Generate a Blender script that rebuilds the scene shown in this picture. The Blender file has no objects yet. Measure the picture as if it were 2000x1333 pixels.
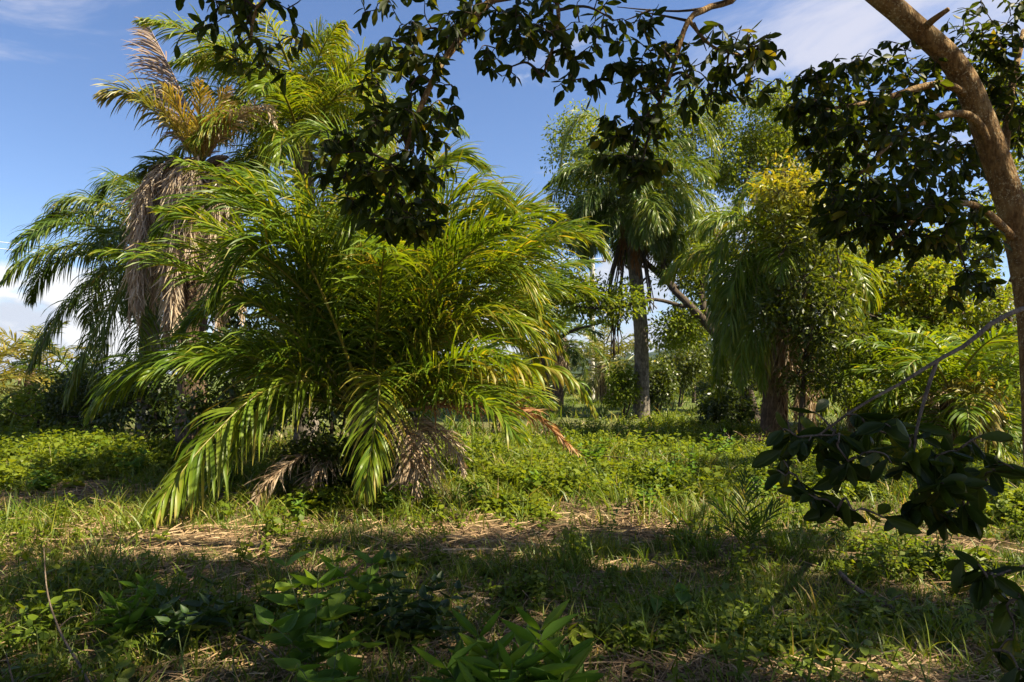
import bpy, math, random
import numpy as np
from mathutils import Matrix, Vector

# ------------------------------------------------------------------ camera, sky, sun, exposure
scene = bpy.context.scene
COL = scene.collection
EYE = 1.6
PITCH = math.radians(2.73)
FPX = 2000 * 24 / 36.0
cam_data = bpy.data.cameras.new("camera")
cam_data.lens = 24
cam_data.sensor_width = 36
cam_data.clip_end = 3000
cam_data.clip_start = 0.05
camera = bpy.data.objects.new("camera", cam_data)
camera.location = (0, 0, EYE)
camera.rotation_euler = (math.radians(90) + PITCH, 0, 0)
COL.objects.link(camera)
scene.camera = camera

SUN_EL = math.radians(50)
SUN_AZ = math.radians(106)          # clockwise from +Y (the way the camera looks): to the right
sun_dir = Vector((math.cos(SUN_EL) * math.sin(SUN_AZ), math.cos(SUN_EL) * math.cos(SUN_AZ), math.sin(SUN_EL)))
sun_data = bpy.data.lights.new("sun", 'SUN')
sun_data.energy = 5.0
sun_data.angle = math.radians(0.53)
sun_data.color = (1.0, 0.88, 0.64)
sun = bpy.data.objects.new("sun", sun_data)
sun.rotation_euler = sun_dir.to_track_quat('Z', 'Y').to_euler()
sun.location = (20, 0, 30)
COL.objects.link(sun)

scene.view_settings.view_transform = 'Standard'
scene.view_settings.look = 'None'
scene.view_settings.exposure = 1.68
scene.view_settings.gamma = 1.0
scene.view_settings.use_curve_mapping = False
scene.cycles.max_bounces = 6
scene.cycles.diffuse_bounces = 3
scene.cycles.glossy_bounces = 2
scene.cycles.transmission_bounces = 4
scene.cycles.sample_clamp_indirect = 4.0


class NT:
    """small helper for node trees"""
    def __init__(self, tree):
        self.t = tree
        tree.nodes.clear()

    def n(self, kind, **kw):
        node = self.t.nodes.new(kind)
        for k, v in kw.items():
            if k.startswith('i_'):
                key = k[2:]
                key = int(key) if key.isdigit() else key.replace('_', ' ')
                node.inputs[key].default_value = v
            else:
                setattr(node, k, v)
        return node

    def l(self, a, ao, b, bi):
        self.t.links.new(a.outputs[ao], b.inputs[bi])

    def math(self, op, a, b=None, c=None, clamp=False):
        m = self.n('ShaderNodeMath', operation=op)
        m.use_clamp = clamp
        for i, v in enumerate((a, b, c)):
            if v is None:
                continue
            if isinstance(v, (int, float)):
                m.inputs[i].default_value = v
            else:
                self.t.links.new(v, m.inputs[i])
        return m.outputs[0]

    def smooth(self, v, lo, hi):
        m = self.n('ShaderNodeMapRange', interpolation_type='SMOOTHSTEP')
        self.t.links.new(v, m.inputs[0])
        m.inputs[1].default_value = lo
        m.inputs[2].default_value = hi
        return m.outputs[0]

    def mix(self, fac, a, b, blend='MIX'):
        m = self.n('ShaderNodeMix', data_type='RGBA', blend_type=blend)
        for sock, v in ((m.inputs[0], fac), (m.inputs[6], a), (m.inputs[7], b)):
            if isinstance(v, (int, float)):
                sock.default_value = v
            elif isinstance(v, tuple):
                sock.default_value = (*v[:3], 1)
            else:
                self.t.links.new(v, sock)
        return m.outputs[2]

    def ramp(self, v, cols):
        r = self.n('ShaderNodeValToRGB')
        el = r.color_ramp.elements
        while len(el) < len(cols):
            el.new(0.5)
        for e, (p, c) in zip(el, cols):
            e.position = p
            e.color = (*c, 1)
        self.t.links.new(v, r.inputs[0])
        return r.outputs[0]


world = bpy.data.worlds.new("World")
scene.world = world
world.use_nodes = True
w = NT(world.node_tree)
sky = w.n('ShaderNodeTexSky', sky_type='NISHITA')
sky.sun_disc = False
sky.sun_elevation = SUN_EL
sky.sun_rotation = SUN_AZ
sky.altitude = 100
sky.air_density = 1.0
sky.dust_density = 0.6
sky.ozone_density = 2.0
tc = w.n('ShaderNodeTexCoord')
sep = w.n('ShaderNodeSeparateXYZ')
w.l(tc, 'Generated', sep, 0)
zz = sep.outputs[2]
mp = w.n('ShaderNodeMapping')
w.l(tc, 'Generated', mp, 0)
mp.inputs['Scale'].default_value = (1, 1, 2.0)
mp.inputs['Location'].default_value = (0.3, 7.7, 2.4)
cn = w.n('ShaderNodeTexNoise', i_Scale=5.0, i_Detail=9.0, i_Roughness=0.55)
w.l(mp, 0, cn, 'Vector')
bias = w.math('MULTIPLY', w.smooth(zz, 0.25, 0.02), 0.285)
dens = w.math('ADD', cn.outputs[0], bias)
cum = w.smooth(dens, 0.66, 0.75)
mp2 = w.n('ShaderNodeMapping')
w.l(tc, 'Generated', mp2, 0)
mp2.inputs['Scale'].default_value = (1, 1, 2.0)
mp2.inputs['Location'].default_value = (0.36, 7.7, 2.5)
cn2 = w.n('ShaderNodeTexNoise', i_Scale=5.0, i_Detail=5.0, i_Roughness=0.5)
w.l(mp2, 0, cn2, 'Vector')
ccol = w.ramp(w.math('SUBTRACT', cn.outputs[0], cn2.outputs[0]), [(0.0, (4.4, 4.8, 5.6)), (0.10, (6.6, 6.7, 6.9))])
mp3 = w.n('ShaderNodeMapping')
w.l(tc, 'Generated', mp3, 0)
mp3.inputs['Scale'].default_value = (1.2, 1.2, 4.0)
mp3.inputs['Location'].default_value = (7.7, 2.4, 0.3)
mp3.inputs['Rotation'].default_value = (0.2, 0.15, 0.5)
ci = w.n('ShaderNodeTexNoise', i_Scale=1.5, i_Detail=7.0, i_Roughness=0.6, i_Distortion=0.6)
w.l(mp3, 0, ci, 'Vector')
cirrus = w.math('MULTIPLY', w.smooth(ci.outputs[0], 0.50, 0.66), 1.0)
tinted = w.mix(1.0, sky.outputs[0], (0.90, 0.98, 1.16), 'MULTIPLY')
s1 = w.mix(cirrus, tinted, (4.4, 4.6, 5.6))
s2 = w.mix(cum, s1, ccol)
bg = w.n('ShaderNodeBackground', i_Strength=0.05)
w.t.links.new(s2, bg.inputs[0])
wo = w.n('ShaderNodeOutputWorld')
w.l(bg, 0, wo, 0)


# ------------------------------------------------------------------ places
def P(px, py, d):
    """the point seen at (px, py) of the 2000 px wide picture that stands d metres away along the ground"""
    u = (px - 1000) / FPX
    v = (666.5 - py) / FPX
    c, s = math.cos(PITCH), math.sin(PITCH)
    y = c - v * s
    z = s + v * c
    k = d / y
    return np.array((u * k, d, EYE + z * k))


def gz(x, y):
    x = np.asarray(x, float)
    y = np.asarray(y, float)
    z = 0.07 * np.sin(x * 0.7 + 0.4) * np.sin(y * 0.55 + 1.0) + 0.04 * np.sin(x * 1.9 + y * 1.3)
    z = z + 0.16 * np.exp(-((x - 2.1) ** 2 / 0.9 + (y - 6.2) ** 2 / 0.35))
    z = z + 0.12 * np.exp(-((x + 2.2) ** 2 / 4 + (y - 9.6) ** 2 / 2))
    far = np.clip((y - 24) / 40, 0, 1)
    return z + far * far * 0.35 - 0.02


def G(px, d):
    p = P(px, 730, d)
    return np.array((p[0], d, float(gz(p[0], d))))


# ------------------------------------------------------------------ mesh helpers
def unit(a):
    return a / np.maximum(np.linalg.norm(a, axis=-1, keepdims=True), 1e-9)


class Geo:
    def __init__(self):
        self.V, self.Q, self.M, self.tint, self.mid = [], [], [], [], []
        self.n = 0

    def add(self, V, Q, tint=0.5, mid=1.0, mat=0):
        V = np.asarray(V, float).reshape(-1, 3)
        Q = np.asarray(Q, int).reshape(-1, 4)
        self.V.append(V)
        self.Q.append(Q + self.n)
        self.M.append(np.full(len(Q), mat))
        self.tint.append(np.broadcast_to(np.asarray(tint, float), (len(V),)).copy())
        self.mid.append(np.broadcast_to(np.asarray(mid, float), (len(V),)).copy())
        self.n += len(V)
        return self

    def mesh(self, name, mats, origin=(0, 0, 0), smooth=True):
        V = np.concatenate(self.V) - np.asarray(origin, float)
        Q = np.concatenate(self.Q)
        me = bpy.data.meshes.new(name)
        me.vertices.add(len(V))
        me.vertices.foreach_set('co', V.astype(np.float32).ravel())
        me.loops.add(Q.size)
        me.loops.foreach_set('vertex_index', Q.astype(np.int32).ravel())
        me.polygons.add(len(Q))
        me.polygons.foreach_set('loop_start', (np.arange(len(Q)) * 4).astype(np.int32))
        me.polygons.foreach_set('loop_total', np.full(len(Q), 4, np.int32))
        me.polygons.foreach_set('material_index', np.concatenate(self.M).astype(np.int32))
        me.polygons.foreach_set('use_smooth', np.full(len(Q), smooth))
        for nm, dat in (('tint', self.tint), ('mid', self.mid)):
            at = me.attributes.new(nm, 'FLOAT', 'POINT')
            at.data.foreach_set('value', np.concatenate(dat).astype(np.float32))
        for m in mats:
            me.materials.append(m)
        me.update(calc_edges=True)
        return me


def link(name, me, parent=None, kind=None):
    o = bpy.data.objects.new(name, me)
    COL.objects.link(o)
    if parent is not None:
        o.parent = parent
    if kind:
        o['kind'] = kind
    return o


def tag(o, label, cat, group=None, kind=None):
    o['label'] = label
    if cat:
        o['category'] = cat
    if group:
        o['group'] = group
    if kind:
        o['kind'] = kind
    return o


def thing(name, label, cat, loc, group=None):
    o = bpy.data.objects.new(name, None)
    o.empty_display_size = 0.2
    COL.objects.link(o)
    o.location = [float(v) for v in loc]
    return tag(o, label, cat, group)


def root_loc(parent):
    while parent.parent is not None:
        parent = parent.parent
    return np.array(parent.location)


def part(name, geo, mats, parent, kind=None, label=None, smooth=True):
    o = link(name, geo.mesh(name, mats, root_loc(parent), smooth), parent, kind)
    if label:
        o['label'] = label
    return o


def spline(pts, n=24):
    """Catmull-Rom through pts, n samples evenly by length"""
    p = np.asarray(pts, float)
    if len(p) == 2:
        t = np.linspace(0, 1, n)[:, None]
        return p[0] * (1 - t) + p[1] * t
    q = np.vstack([2 * p[0] - p[1], p, 2 * p[-1] - p[-2]])
    out = []
    for i in range(1, len(q) - 2):
        t = np.linspace(0, 1, 12, endpoint=False)[:, None]
        a, b, c, d = q[i - 1], q[i], q[i + 1], q[i + 2]
        out.append(0.5 * (2 * b + (c - a) * t + (2 * a - 5 * b + 4 * c - d) * t ** 2 + (3 * b - a - 3 * c + d) * t ** 3))
    out.append(p[-1:])
    return resample(np.vstack(out), n)


def resample(c, n):
    L = np.concatenate([[0], np.cumsum(np.linalg.norm(np.diff(c, axis=0), axis=1))])
    t = np.linspace(0, L[-1], n)
    return np.stack([np.interp(t, L, c[:, k]) for k in range(3)], 1)


def plen(c):
    return float(np.linalg.norm(np.diff(c, axis=0), axis=1).sum())


def tangents(c):
    return unit(np.gradient(c, axis=0))


def tube(geo, c, r, sides=6, tint=0.5, mat=0, rough=0.0, rng=None, cap=True):
    c = np.asarray(c, float)
    r = np.broadcast_to(np.asarray(r, float), (len(c),))
    T = tangents(c)
    ref = np.array([0.0, 0.0, 1.0]) if abs(T[len(T) // 2][2]) < 0.8 else np.array([0.0, 1.0, 0.0])
    A = unit(np.cross(T, ref))
    B = np.cross(T, A)
    a = np.linspace(0, 2 * np.pi, sides, endpoint=False)
    rr = np.repeat(r[:, None], sides, 1)
    if rough and rng is not None:
        rr = rr * (1 + rough * rng.normal(0, 1, rr.shape))
    V = c[:, None] + rr[..., None] * (np.cos(a)[None, :, None] * A[:, None] + np.sin(a)[None, :, None] * B[:, None])
    n = len(c)
    i = np.arange(n - 1)[:, None] * sides
    j = np.arange(sides)[None]
    j2 = (j + 1) % sides
    Q = np.stack([i + j, i + j2, i + sides + j2, i + sides + j], -1).reshape(-1, 4)
    V = V.reshape(-1, 3)
    if cap:
        V = np.vstack([V, c[-1] + T[-1] * r[-1] * 0.4])
        k = len(V) - 1
        b = (n - 1) * sides
        cq = [[b + x, b + (x + 1) % sides, b + (x + 2) % sides, k] for x in range(0, sides - 1, 2)]
        Q = np.vstack([Q, cq])
    geo.add(V, Q, tint, 1.0, mat)


def ribbons(geo, C, H, tint, mat=0, fold=None):
    """M strips: C (M,S,3) centres, H (M,S,3) half widths; with fold (M,S,3) a raised or sunk midrib"""
    M, S, _ = C.shape
    if fold is None:
        V = np.stack([C - H, C + H], 2)
        k = 2
        mid = np.ones((M, S, 2))
    else:
        V = np.stack([C - H, C + fold, C + H], 2)
        k = 3
        mid = np.broadcast_to(np.array([1.0, 0.0, 1.0]), (M, S, 3))
    b = (np.arange(M) * S * k)[:, None, None] + (np.arange(S - 1) * k)[None, :, None] + np.arange(k - 1)[None, None]
    Q = np.stack([b, b + 1, b + k + 1, b + k], -1).reshape(-1, 4)
    t = np.asarray(tint, float)
    if t.ndim == 1:
        t = np.repeat(t[:, None], S, 1)
    t = np.repeat(t[:, :, None], k, 2)
    geo.add(V, Q, t.ravel(), mid.ravel(), mat)


LEAF_PROF = {
    'obovate': ([0, .08, .3, .55, .8, .94, 1], [.04, .22, .72, 1.0, .76, .34, .02]),
    'ovate': ([0, .06, .2, .4, .65, .86, 1], [.05, .45, .92, 1.0, .66, .27, .02]),
    'lance': ([0, .1, .3, .5, .75, .9, 1], [.05, .45, .9, 1.0, .65, .3, .02]),
    'broad': ([0, .22, .55, .85, 1], [.05, .62, 1.0, .6, .02]),
    'small': ([0, .35, .75, 1], [.05, .95, .8, .03]),
}


def leaves(geo, B, D, N, L, W, kind, tint, fold=0.18, bend=0.25, mat=0):
    B, D, N = (np.asarray(a, float).reshape(-1, 3) for a in (B, D, N))
    M = len(B)
    D = unit(D)
    S = unit(np.cross(D, N))
    N = np.cross(S, D)
    L = np.broadcast_to(np.asarray(L, float), (M,))
    W = np.broadcast_to(np.asarray(W, float), (M,))
    tint = np.broadcast_to(np.asarray(tint, float), (M,))
    bend = np.broadcast_to(np.asarray(bend, float), (M,))
    if kind == 'diamond':
        V = np.stack([B, B + D * (L * .55)[:, None] - S * (W * .5)[:, None] + N * (W * .15)[:, None],
                      B + D * L[:, None] - N * (L * bend)[:, None],
                      B + D * (L * .5)[:, None] + S * (W * .5)[:, None] + N * (W * .15)[:, None]], 1)
        Q = np.arange(M * 4).reshape(-1, 4)
        geo.add(V, Q, np.repeat(tint, 4), 1.0, mat)
        return
    t, wd = (np.array(a) for a in LEAF_PROF[kind])
    C = B[:, None] + D[:, None] * (L[:, None] * t)[..., None] - N[:, None] * (L[:, None] * bend[:, None] * t ** 2)[..., None]
    H = S[:, None] * (W[:, None] * .5 * wd)[..., None]
    F = -N[:, None] * (W[:, None] * .5 * wd * fold * 2)[..., None]
    ribbons(geo, C, H, tint, mat, F)


# ------------------------------------------------------------------ materials
def new_mat(name):
    m = bpy.data.materials.new(name)
    m.use_nodes = True
    return m, NT(m.node_tree)


def leafmat(name, cols, rough=0.42, trans=0.38, gain=(1.5, 1.35, 0.5), spec=0.5, midcol=None, objrand=False, noise=8.0):
    m, t = new_mat(name)
    if objrand:
        v = t.n('ShaderNodeObjectInfo').outputs['Random']
    else:
        v = t.n('ShaderNodeAttribute', attribute_name='tint').outputs['Fac']
    tcn = t.n('ShaderNodeTexCoord')
    nz = t.n('ShaderNodeTexNoise', i_Scale=noise, i_Detail=3.0)
    t.l(tcn, 'Object', nz, 'Vector')
    v2 = t.math('ADD', v, t.math('MULTIPLY', t.math('SUBTRACT', nz.outputs[0], 0.5), 0.35), clamp=True)
    c = t.ramp(v2, cols)
    if midcol:
        md = t.n('ShaderNodeAttribute', attribute_name='mid').outputs['Fac']
        c = t.mix(t.math('MULTIPLY', t.smooth(md, 0.16, 0.0), 0.7), c, midcol)
    pr = t.n('ShaderNodeBsdfPrincipled', i_Roughness=rough)
    pr.inputs['Specular IOR Level'].default_value = spec
    t.t.links.new(c, pr.inputs['Base Color'])
    tr = t.n('ShaderNodeBsdfTranslucent')
    t.t.links.new(t.mix(1.0, c, gain, 'MULTIPLY'), tr.inputs[0])
    mx = t.n('ShaderNodeMixShader', i_Fac=trans)
    t.l(pr, 0, mx, 1)
    t.l(tr, 0, mx, 2)
    out = t.n('ShaderNodeOutputMaterial')
    t.l(mx, 0, out, 0)
    return m


def barkmat(name, c1, c2, c3, scale=6.0, stretch=(1, 1, 0.25), bump=0.6, rings=0.0, spots=0.35, lichen=0.0):
    m, t = new_mat(name)
    tcn = t.n('ShaderNodeTexCoord')
    mpn = t.n('ShaderNodeMapping')
    mpn.inputs['Scale'].default_value = stretch
    t.l(tcn, 'Object', mpn, 0)
    n1 = t.n('ShaderNodeTexNoise', i_Scale=scale * 4, i_Detail=8.0, i_Roughness=0.65)
    t.l(mpn, 0, n1, 'Vector')
    n2 = t.n('ShaderNodeTexNoise', i_Scale=scale * .5, i_Detail=5.0, i_Roughness=0.6)
    t.l(tcn, 'Object', n2, 'Vector')
    vo = t.n('ShaderNodeTexVoronoi', i_Scale=scale * 7)
    t.l(mpn, 0, vo, 'Vector')
    c = t.mix(t.smooth(n1.outputs[0], .35, .68), c1, c2)
    c = t.mix(t.math('MULTIPLY', t.smooth(n2.outputs[0], .52, .66), spots), c, c3)
    if lichen:
        n4 = t.n('ShaderNodeTexNoise', i_Scale=55.0, i_Detail=3.0, i_Roughness=0.7)
        t.l(tcn, 'Object', n4, 'Vector')
        n5 = t.n('ShaderNodeTexNoise', i_Scale=5.0, i_Detail=3.0)
        t.l(tcn, 'Object', n5, 'Vector')
        c = t.mix(t.math('MULTIPLY', t.math('MULTIPLY', t.smooth(n4.outputs[0], .55, .63), t.smooth(n5.outputs[0], .35, .6)), lichen), c, (.42, .36, .22))
    h = t.math('ADD', n1.outputs[0], t.math('MULTIPLY', vo.outputs[0], 0.5))
    if rings:
        wv = t.n('ShaderNodeTexWave', bands_direction='Z', i_Scale=rings, i_Distortion=1.5)
        t.l(tcn, 'Object', wv, 'Vector')
        h = t.math('ADD', h, t.math('MULTIPLY', wv.outputs['Fac'], .35))
        c = t.mix(t.math('MULTIPLY', t.smooth(wv.outputs['Fac'], .25, .0), .3), c, c1)
    bp = t.n('ShaderNodeBump', i_Strength=bump, i_Distance=0.02)
    t.t.links.new(h, bp.inputs['Height'])
    pr = t.n('ShaderNodeBsdfPrincipled', i_Roughness=0.9)
    pr.inputs['Specular IOR Level'].default_value = 0.2
    t.t.links.new(c, pr.inputs['Base Color'])
    t.l(bp, 0, pr, 'Normal')
    out = t.n('ShaderNodeOutputMaterial')
    t.l(pr, 0, out, 0)
    return m


MAT = {}
MAT['palm'] = leafmat('palm_leaf_fresh', [(0, (.042, .088, .008)), (.45, (.092, .160, .012)), (.8, (.17, .225, .018)), (1, (.30, .25, .05))],
                      rough=.40, trans=.45, spec=.25, gain=(1.7, 1.35, .3))
MAT['palm_blue'] = leafmat('palm_leaf_grey_green', [(0, (.034, .070, .010)), (.5, (.075, .125, .015)), (.85, (.14, .18, .022)), (1, (.24, .21, .05))],
                           rough=.40, trans=.42, spec=.28, gain=(1.6, 1.35, .4))
MAT['palm_yellow'] = leafmat('palm_leaf_yellowing', [(0, (.08, .11, .018)), (.4, (.20, .19, .03)), (.75, (.32, .24, .05)), (1, (.34, .22, .09))],
                             rough=.4, trans=.38)
MAT['dead'] = leafmat('palm_leaf_dead', [(0, (.22, .15, .09)), (.5, (.42, .33, .23)), (1, (.60, .52, .40))], rough=.7, trans=.25,
                      gain=(1.2, 1.0, .7), spec=.25)
MAT['dead_purple'] = leafmat('palm_leaf_dead_purple', [(0, (.13, .085, .075)), (.5, (.24, .17, .14)), (1, (.42, .34, .27))], rough=.6, trans=.25,
                             gain=(1.1, 1.0, .8), spec=.3)
MAT['rust'] = leafmat('palm_leaf_rusty', [(0, (.16, .065, .022)), (.5, (.29, .14, .05)), (1, (.42, .29, .15))], rough=.6, trans=.28,
                      gain=(1.3, 1.0, .6), spec=.3)
MAT['rachis'] = leafmat('palm_rachis', [(0, (.08, .09, .015)), (1, (.26, .21, .03))], rough=.4, trans=0.05)
MAT['rachis_dead'] = leafmat('palm_rachis_dead', [(0, (.16, .09, .05)), (1, (.34, .22, .13))], rough=.7, trans=0.0)
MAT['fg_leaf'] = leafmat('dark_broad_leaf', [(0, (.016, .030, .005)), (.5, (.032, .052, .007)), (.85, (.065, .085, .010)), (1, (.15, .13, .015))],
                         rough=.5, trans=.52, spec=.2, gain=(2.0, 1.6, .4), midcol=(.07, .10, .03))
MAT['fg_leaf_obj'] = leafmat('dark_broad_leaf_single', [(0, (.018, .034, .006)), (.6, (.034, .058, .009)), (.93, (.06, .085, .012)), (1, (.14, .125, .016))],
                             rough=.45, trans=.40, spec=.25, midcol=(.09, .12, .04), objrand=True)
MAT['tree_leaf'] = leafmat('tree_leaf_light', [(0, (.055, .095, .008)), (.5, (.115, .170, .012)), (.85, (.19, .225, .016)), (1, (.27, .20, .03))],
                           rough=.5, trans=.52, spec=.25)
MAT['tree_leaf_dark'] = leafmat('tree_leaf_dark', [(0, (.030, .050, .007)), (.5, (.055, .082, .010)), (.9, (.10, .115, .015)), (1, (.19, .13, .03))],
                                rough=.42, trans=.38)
MAT['tree_leaf_yellow'] = leafmat('tree_leaf_yellow', [(0, (.035, .058, .006)), (.4, (.09, .12, .010)), (.7, (.20, .21, .016)), (1, (.30, .25, .022))],
                                  rough=.42, trans=.45)
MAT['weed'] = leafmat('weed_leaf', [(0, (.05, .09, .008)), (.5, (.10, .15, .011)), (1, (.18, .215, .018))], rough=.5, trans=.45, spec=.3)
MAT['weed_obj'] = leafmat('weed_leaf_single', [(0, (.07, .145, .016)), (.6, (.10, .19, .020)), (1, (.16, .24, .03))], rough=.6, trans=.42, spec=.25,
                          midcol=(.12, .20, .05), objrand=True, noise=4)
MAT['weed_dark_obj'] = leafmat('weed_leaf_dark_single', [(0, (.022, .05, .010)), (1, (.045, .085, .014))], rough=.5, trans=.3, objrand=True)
MAT['grass'] = leafmat('grass_blade', [(0, (.05, .095, .008)), (.45, (.10, .155, .010)), (.75, (.18, .21, .016)), (.92, (.26, .22, .05)), (1, (.36, .27, .12))],
                       rough=.5, trans=.40, noise=2.0)
MAT['straw'] = leafmat('straw', [(0, (.16, .10, .055)), (.5, (.30, .20, .11)), (1, (.46, .34, .20))], rough=.75, trans=.12, gain=(1, 1, 1), spec=.2)
MAT['stem'] = leafmat('weed_stem', [(0, (.05, .08, .02)), (1, (.12, .13, .04))], rough=.6, trans=0.0)
MAT['palm_trunk'] = barkmat('palm_trunk_grey', (.085, .07, .056), (.235, .205, .17), (.035, .027, .02), rings=2.2, spots=.75)
MAT['palm_trunk_brown'] = barkmat('palm_trunk_brown', (.06, .04, .027), (.17, .115, .075), (.03, .022, .016), rings=1.8)
MAT['bark_fg'] = barkmat('tree_bark_warm', (.095, .050, .018), (.23, .135, .050), (.30, .21, .10), scale=8, stretch=(1, 1, .4), bump=.8, spots=.55, lichen=.8)
MAT['bark_dark'] = barkmat('tree_bark_dark', (.030, .022, .016), (.085, .062, .044), (.13, .105, .08), scale=5)
MAT['bark_grey'] = barkmat('twig_bark_grey', (.075, .055, .04), (.18, .135, .10), (.24, .20, .15), scale=14, bump=.4)
MAT['concrete'] = barkmat('pole_concrete', (.36, .34, .30), (.46, .44, .40), (.30, .28, .24), scale=3, stretch=(1, 1, 1), bump=.15)

m, t = new_mat('ground_soil_litter')
tcn = t.n('ShaderNodeTexCoord')
n1 = t.n('ShaderNodeTexNoise', i_Scale=0.8, i_Detail=6.0, i_Roughness=0.6)
n2 = t.n('ShaderNodeTexNoise', i_Scale=22.0, i_Detail=8.0, i_Roughness=0.7)
n3 = t.n('ShaderNodeTexNoise', i_Scale=70.0, i_Detail=4.0)
for nd in (n1, n2, n3):
    t.l(tcn, 'Object', nd, 'Vector')
c = t.mix(t.smooth(n2.outputs[0], .35, .65), (.055, .036, .022), (.21, .145, .085))
c = t.mix(t.math('MULTIPLY', t.smooth(n3.outputs[0], .55, .7), .5), c, (.32, .23, .14))
c = t.mix(t.math('MULTIPLY', t.smooth(n1.outputs[0], .42, .6), .6), c, (.055, .075, .018))
dp = t.n('ShaderNodeSeparateXYZ')
t.l(tcn, 'Object', dp, 0)
c = t.mix(t.math('MULTIPLY', t.smooth(dp.outputs[1], 13, 28), .85), c, (.08, .115, .02))
bp = t.n('ShaderNodeBump', i_Strength=.9, i_Distance=0.03)
t.t.links.new(t.math('ADD', n2.outputs[0], n3.outputs[0]), bp.inputs['Height'])
pr = t.n('ShaderNodeBsdfPrincipled', i_Roughness=.95)
pr.inputs['Specular IOR Level'].default_value = .15
t.t.links.new(c, pr.inputs['Base Color'])
t.l(bp, 0, pr, 'Normal')
out = t.n('ShaderNodeOutputMaterial')
t.l(pr, 0, out, 0)
MAT['ground'] = m

# ------------------------------------------------------------------ ground and far hill
def grid(xs, ys, zf):
    X, Y = np.meshgrid(xs, ys)
    V = np.stack([X, Y, zf(X, Y)], -1).reshape(-1, 3)
    nx, ny = len(xs), len(ys)
    i = np.arange(ny - 1)[:, None] * nx + np.arange(nx - 1)[None]
    Q = np.stack([i, i + 1, i + nx + 1, i + nx], -1).reshape(-1, 4)
    return V, Q


def axis(near, far, step, grow=1.25):
    a = list(np.arange(0, near, step))
    s = step
    while a[-1] < far:
        s *= grow
        a.append(a[-1] + s)
    return np.array(a)


ax = axis(14, 900, 0.2)
xs = np.concatenate([-ax[:0:-1], ax])
ay = axis(26, 1200, 0.2)
ys = np.concatenate([-np.arange(40, 0, -2.0), ay])
g = Geo()
g.add(*grid(xs, ys, gz), mat=0)
tag(link('ground', g.mesh('ground', [MAT['ground']]), kind='structure'), 'uneven grassy ground with straw and soil', None)


def hill_z(X, Y):
    r = np.clip((X - 20) / 110, 0, 1)
    r = r * r * (3 - 2 * r)
    up = np.clip((Y - 210) / 130, 0, 1)
    up = up * up * (3 - 2 * up)
    return -0.5 + up * (5 + 17 * r + 2.5 * np.sin(X * .021 + 1) + 1.5 * np.sin(X * .06))


g = Geo()
hm = MAT['tree_leaf_dark']
g.add(*grid(np.arange(-60, 420, 8.0), np.arange(205, 420, 8.0), hill_z), tint=.4)
tag(link('hills', g.mesh('hills', [hm]), kind='structure'), 'low wooded hill on the horizon at right', None)

r = np.random.default_rng(3)
g = Geo()
n = 450
cx = r.uniform(0, 400, n)
cy = r.uniform(215, 350, n)
cr = r.uniform(2.2, 4.2, n)
cz = hill_z(cx, cy) + cr * .7
k = 46
pt = unit(r.normal(0, 1, (n, k, 3)))
pt[..., 2] = np.abs(pt[..., 2]) * 1.0
pos = np.stack([cx, cy, cz], -1)[:, None] + pt * cr[:, None, None] * r.uniform(.75, 1.05, (n, k, 1))
nrm = unit(pt + r.normal(0, .5, pt.shape))
dr = unit(np.cross(nrm, r.normal(0, 1, pt.shape)))
leaves(g, pos.reshape(-1, 3), dr.reshape(-1, 3), nrm.reshape(-1, 3), r.uniform(1.0, 2.0, n * k), r.uniform(.8, 1.5, n * k), 'diamond',
       np.clip(np.repeat(r.normal(.4, .2, n), k) + r.normal(0, .1, n * k), 0, 1))
tag(link('wooded_hillside', g.mesh('wooded_hillside', [hm]), kind='stuff'), 'far bluish green wood covering the hill on the horizon', 'woodland')

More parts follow.
